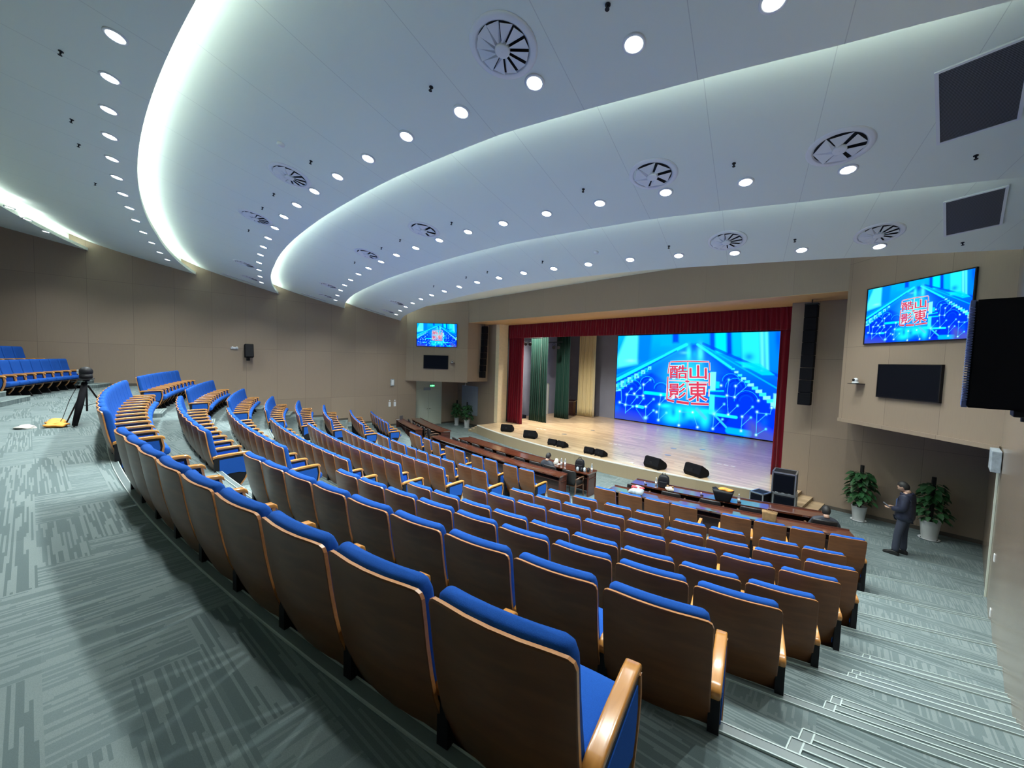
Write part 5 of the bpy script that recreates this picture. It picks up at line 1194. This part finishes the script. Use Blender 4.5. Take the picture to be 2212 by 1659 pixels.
def seated(lab, R, th, dz, lean):
    v = pol(R, th, 0); t = thing('person', lab, 'person', (v.x, v.y, 0), rad(th))
    # origin under the chair back, facing local +y (the stage)
    V = [(0, .22, .52), (0, .18, .66+dz), (0, .17, .80+dz), (0, .19, .90+dz), (.09, .25, .52), (.10, .60, .52), (.10, .62, .10), (-.09, .25, .52), (-.10, .60, .52), (-.10, .62, .10)]
    skin('body', V, [(0, 1), (1, 2), (2, 3), (0, 4), (4, 5), (5, 6), (0, 7), (7, 8), (8, 9)], [.12, .11, (.13, .09), .055, .09, .065, .045, .09, .065, .045], M['skin'], t)
    skin('trousers', [(0, .22, .55), (.10, .26, .55), (.11, .60, .55), (.11, .62, .09), (-.10, .26, .55), (-.11, .60, .55), (-.11, .62, .09)], [(0, 1), (1, 2), (2, 3), (0, 4), (4, 5), (5, 6)], [.13, .095, .08, .06, .095, .08, .06], M['jeans'], t)
    skin('coat', [(0, .22, .55), (0, .18, .68+dz), (0, .17, .80+dz), (0, .195, .92+dz), (.20, .17, .80+dz), (.25, .24, .60), (.16, .46, .62), (-.20, .17, .80+dz), (-.27, .22, .62), (-.18, .45, .62)], [(0, 1), (1, 2), (2, 3), (2, 4), (4, 5), (5, 6), (2, 7), (7, 8), (8, 9)],
         [(.17, .14), (.19, .13), (.17, .12), (.09, .08), (.085, .08), .075, .055, (.085, .08), .075, .055], M['coat'], t)
    head(t, (.01, .22+lean, 1.02+dz), rad(-25))
    for s in (-1, 1): hand(t, (s*.15, .50, .625), (0, 0, rad(10*s)), .5)
    for s in (-1, 1):
        bm = bmesh.new(); box(bm, s*.11-.045, s*.11+.045, .55, .80, 0, .08, 0, .02); finish(bm); bm2('shoe', bm, M['shoe'], t, True)
    return t
seated('person in a dark coat slumped in the chair nearest the near wall', 24.95, 21.0, .0, .0)
seated('person of whom only dark hair shows behind the middle table chairs', 24.80, 3.55, .02, .0)
# ================================================================== LOOSE THINGS ON THE TABLES
def on(R, th, z=.76): return pol(R, th, z)
def at(x, y, z=.762): return Vector((x, y, z))
def blobmesh(name, label, cat, loc, r, sx, sy, sz, mat, seed, amp=.25, rz=0, parent=None, sub=3):
    rnd = random.Random(seed); bm = bmesh.new(); ico(bm, (0, 0, 0), r, 1, 1, 1, sub); ks = [(Vector((rnd.uniform(-1, 1), rnd.uniform(-1, 1), rnd.uniform(-1, 1))), rnd.uniform(2, 5), rnd.random()*6) for _ in range(6)]
    for v in bm.verts:
        n = v.co.normalized(); f = 1+amp*sum(math.sin(k.dot(n)*q+p) for k, q, p in ks)/3; v.co = Vector((n.x*r*sx*f, n.y*r*sy*f, max(-r*sz*.8, n.z*r*sz*f)+r*sz*.8))
    o = bm2(name, bm, mat, parent, True); o.location = loc; o.rotation_euler = (0, 0, rz)
    if label: tag(o, label, cat)
    return o
def bottle(loc, label, h=.22, grp=None, cap='white'):
    t = thing('water_bottle', label, 'bottle', tuple(loc), 0, grp)
    bm = bmesh.new(); lathe(bm, [(.028, 0), (.032, .01), (.032, h*.62), (.026, h*.75), (.012, h*.88), (.012, h*.92)], 16); finish(bm); bm2('body', bm, M['bottle'], t, True)
    bm = bmesh.new(); lathe(bm, [(.014, h*.90), (.014, h)], 12); finish(bm); bm2('cap', bm, M[cap], t)
    bm = bmesh.new(); lathe(bm, [(.033, h*.25), (.033, h*.5)], 16, cap=False); bm2('wrapper', bm, M['paper'], t)
bottle(at(-8.78, 10.42), 'clear water bottle beside the white paper, farther one', .24, 'bottle pair on the middle table'); bottle(at(-8.64, 10.45), 'clear water bottle beside the white paper, nearer one', .24, 'bottle pair on the middle table')
bottle(at(-7.66, 10.62), 'single clear bottle at the near end of the middle stage-side table', .25)
bottle(at(-5.62, 10.98), 'clear bottle beside the upright black bag on the blue-lit table', .22)
bottle(at(-3.52, 11.35), 'clear bottle beside the black bag with orange cloth', .22)
tag(Box('paper_sheet', -9.12, -8.86, 10.33, 10.52, .761, .766, M['paper']), 'white paper sheets on the middle stage-side table', 'paper')
def backpack(loc, rz, lab, w=.30, d=.16, h=.36, mat='black', grp=None):
    t = thing('backpack', lab, 'bag', tuple(loc), rz, grp); bm = bmesh.new(); secs = []
    for z, e in ((0, .02), (.02, 0), (h*.6, 0), (h*.85, .02), (h*.97, .06), (h, .10)): secs.append([(a, b, z) for a, b, _ in rrect(w/2-e, -d/2+e*.5, d/2-e*.5, .04)])
    loft(bm, secs); finish(bm); bm2('body', bm, M[mat], t, True)
    bm = bmesh.new(); tube(bm, [(-.05, 0, h-.01), (-.04, 0, h+.05), (.04, 0, h+.05), (.05, 0, h-.01)], .01, 8); finish(bm); bm2('handle', bm, M[mat], t)
    bm = bmesh.new(); box(bm, -w*.36, w*.36, -d/2-.03, -d/2+.02, .03, h*.5, 0, .012); finish(bm); bm2('front_pocket', bm, M[mat], t)
backpack(at(-8.02, 10.45), .4, 'dark backpack on the near end of the middle stage-side table')
backpack(at(-5.38, 10.95), .3, 'upright black bag on the blue-lit stage-side table', .30, .18, .36)
for i, (x, y, c) in enumerate(((-7.97, 10.28, 'greybag'), (-7.85, 10.33, 'black'), (-7.78, 10.40, 'greybag'), (-7.68, 10.46, 'black'))):
    o = blobmesh('folded_cap', 'folded %s cap, %s of four leaning beside the dark backpack' % ('grey' if c == 'greybag' else 'dark', ORD[i+1]), 'cap', at(x, y), .085, .55, 1.1, .9, M[c], 20+i, .12, .6); o['group'] = 'caps beside the backpack'
t = thing('shopping_bag', 'crumpled pale and red shopping bag on the seat-side blue-lit table', 'bag', tuple(at(-5.52, 9.78)), .2)
blobmesh('bag_body', None, None, (0, 0, 0), .15, 1.35, .85, .75, M['greybag'], 5, .3, 0, t); blobmesh('red_fold', None, None, (-.12, .02, .14), .06, 1.6, 1, .6, M['redbit'], 6, .4, 0, t); blobmesh('red_fold', None, None, (.08, .0, .16), .045, 1.4, 1, .6, M['redbit'], 7, .4, 0, t)
t = thing('plush_toy', 'small white and brown plush lump beside the upright black bag', 'toy', tuple(at(-5.10, 10.78)), .1)
blobmesh('body', None, None, (0, 0, 0), .09, 1.3, .9, .8, M['plush'], 8, .2, 0, t)
for s in (-1, 1): blobmesh('ear', None, None, (s*.07, 0, .10), .03, 1, .8, 1, M['brown'], 9+s, .1, 0, t)
t = thing('tote_bag', 'black tote bag topped with orange cloth on the blue-lit table', 'bag', tuple(at(-3.85, 11.18)), .25)
bm = bmesh.new(); secs = []
for z, hx, hy in ((0, .17, .09), (.02, .18, .10), (.20, .23, .12), (.27, .25, .13)): secs.append([(a, b, z) for a, b, _ in rrect(hx, -hy, hy, .04)])
loft(bm, secs); finish(bm); bm2('body', bm, M['black'], t, True)
bm = bmesh.new(); tube(bm, [(-.22, -.05, .25), (-.26, -.02, .30), (-.18, .0, .32), (-.1, -.05, .27)], .012, 8); finish(bm); bm2('strap', bm, M['black'], t)
blobmesh('orange_cloth', None, None, (.07, 0, .24), .10, 1.5, .9, .55, M['orange'], 12, .4, 0, t); blobmesh('grey_cloth', None, None, (-.09, .02, .25), .05, 1.2, 1, .5, M['greybag'], 13, .3, 0, t)
t = thing('paper_bag', 'brown paper bag on the seat-side table where the blue reflection ends', 'bag', tuple(at(-2.58, 10.42)), .2)
bm = bmesh.new(); secs = []
for z, hx, hy in ((0, .125, .08), (.1, .135, .085), (.22, .14, .08), (.26, .15, .085)): secs.append([(a, b, z) for a, b, _ in rrect(hx, -hy, hy, .02)])
loft(bm, secs, cap=True); finish(bm); bm2('body', bm, M['brown'], t, True)
bm = bmesh.new(); tube(bm, [(-.05, 0, .25), (-.04, 0, .33), (.04, 0, .33), (.05, 0, .25)], .006, 6); finish(bm); bm2('handle', bm, M['brown'], t)
o = blobmesh('plastic_bag', 'small pale crumpled plastic bag beside the seated person at the middle table', 'bag', at(-8.95, 10.35), .10, .9, .9, 1.3, M['clothw'], 14, .3)
t = thing('laptop', 'small lit laptop on the far curved table beside the wall', 'laptop', tuple(pol(25.3+warpT(-23), -23.0, .76)), rad(-60))
bm = bmesh.new(); box(bm, -.16, .16, -.11, .11, 0, .018, 0, .003); finish(bm); bm2('base', bm, M['metal'], t)
bm = bmesh.new(); box(bm, -.16, .16, .11, .12, .015, .225, 0, .003); finish(bm); bm2('lid', bm, M['metal'], t)
bm = bmesh.new(); box(bm, -.15, .15, .105, .11, .025, .215); finish(bm); bm2('screen', bm, emis('laptop_glow', (.75, .95, .85), 1.0), t)
o = blobmesh('crumpled_bag', 'small shiny pale bag on the floor between the two seats nearest the near wall', 'bag', pol(26.5, 19.6, .26), .12, 1, 1, 1.1, M['clothw'], 15, .3)
for th, l in ((11.35, 'farthest'), (14.9, 'middle'), (17.0, 'nearest')):
    v = on(24.35, th); t = thing('table_microphone', 'small white-tipped table microphone on the blue-lit table, %s of three' % l, 'microphone', tuple(v), 0, 'table microphones')
    bm = bmesh.new(); lathe(bm, [(.04, 0), (.04, .02), (.03, .025)], 14); finish(bm); bm2('base', bm, M['black'], t); bm = bmesh.new(); tube(bm, [(0, 0, .02), (0, -.05, .08)], .006, 6); ico(bm, (0, -.055, .09), .016); finish(bm); bm2('head', bm, M['paper'], t)
# ================================================================== CROSS AISLE: TRIPOD CAMERA, CLOTH
t = thing('tripod_camera', 'black round camera on a tripod wrapped in black on the cross aisle', 'camera tripod', (-11.0, -.86, 2.82), 0); t.scale = (.86, .86, .86)
bm = bmesh.new(); legs = [(.37, -.17), (-.35, .40), (-.20, -.34)]
tube(bm, [(0, 0, .30), (0, 0, 1.0)], .018, 8); finish(bm); bm2('centre_column', bm, M['black'], t)
for lx, ly in legs:
    bm = bmesh.new(); tube(bm, [(lx*.06, ly*.06, .86), (lx, ly, 0.012)], [.018, .013], 8); tube(bm, [(lx*.45, ly*.45, .47), (0, 0, .42)], .006, 6); finish(bm); bm2('leg', bm, M['black'], t)
bm = bmesh.new(); tube(bm, [(.03, -.02, .93), (.18, -.085, .5), (.35, -.16, .04)], [.05, .062, .045], 14); finish(bm); bm2('black_wrap', bm, M['blackmat'], t, True)
bm = bmesh.new(); box(bm, -.20, .20, -.12, .12, 1.0, 1.02, 0, .004); lathe(bm, [(.05, .96), (.07, 1.0)], 16); tube(bm, [(.05, -.05, 1.0), (-.3, -.25, .93)], .009, 6); finish(bm); bm2('plate', bm, M['black'], t)
bm = bmesh.new(); lathe(bm, [(.10, 1.02), (.11, 1.05), (.10, 1.12)], 20); ico(bm, (0, 0, 1.17), .115, 1, 1, .95, 3); finish(bm); cb = bm2('camera_head', bm, M['gloss'] if 'gloss' in M else M['black'], t, True)
bm = bmesh.new(); tube(bm, [(.0, -.10, 1.17), (.0, -.135, 1.17)], .045, 16); finish(bm); bm2('lens', bm, M['chrome'], cb)
bm = bmesh.new(); tube(bm, [(-11.0, -.95, 3.62), (-11.02, -1.08, 3.3), (-11.05, -1.18, 2.95), (-11.0, -1.25, 2.829), (-10.8, -1.2, 2.829)], .005, 6); finish(bm)
tag(bm2('camera_cable', bm, M['black']), 'thin dark cable hanging from the tripod camera to the carpet', 'cable')
o = blobmesh('orange_bag', 'crumpled orange cloth bag on the carpet beside the tripod', 'bag', (-11.0, -1.27, 2.82), .22, 1.15, .75, .26, M['orange'], 31, .5, .25)
o = blobmesh('plastic_sheet', 'crumpled pale plastic sheet beside the orange bag on the carpet', 'bag', (-11.0, -1.60, 2.82), .15, 1.1, .8, .22, M['clothw'], 32, .5, .3)
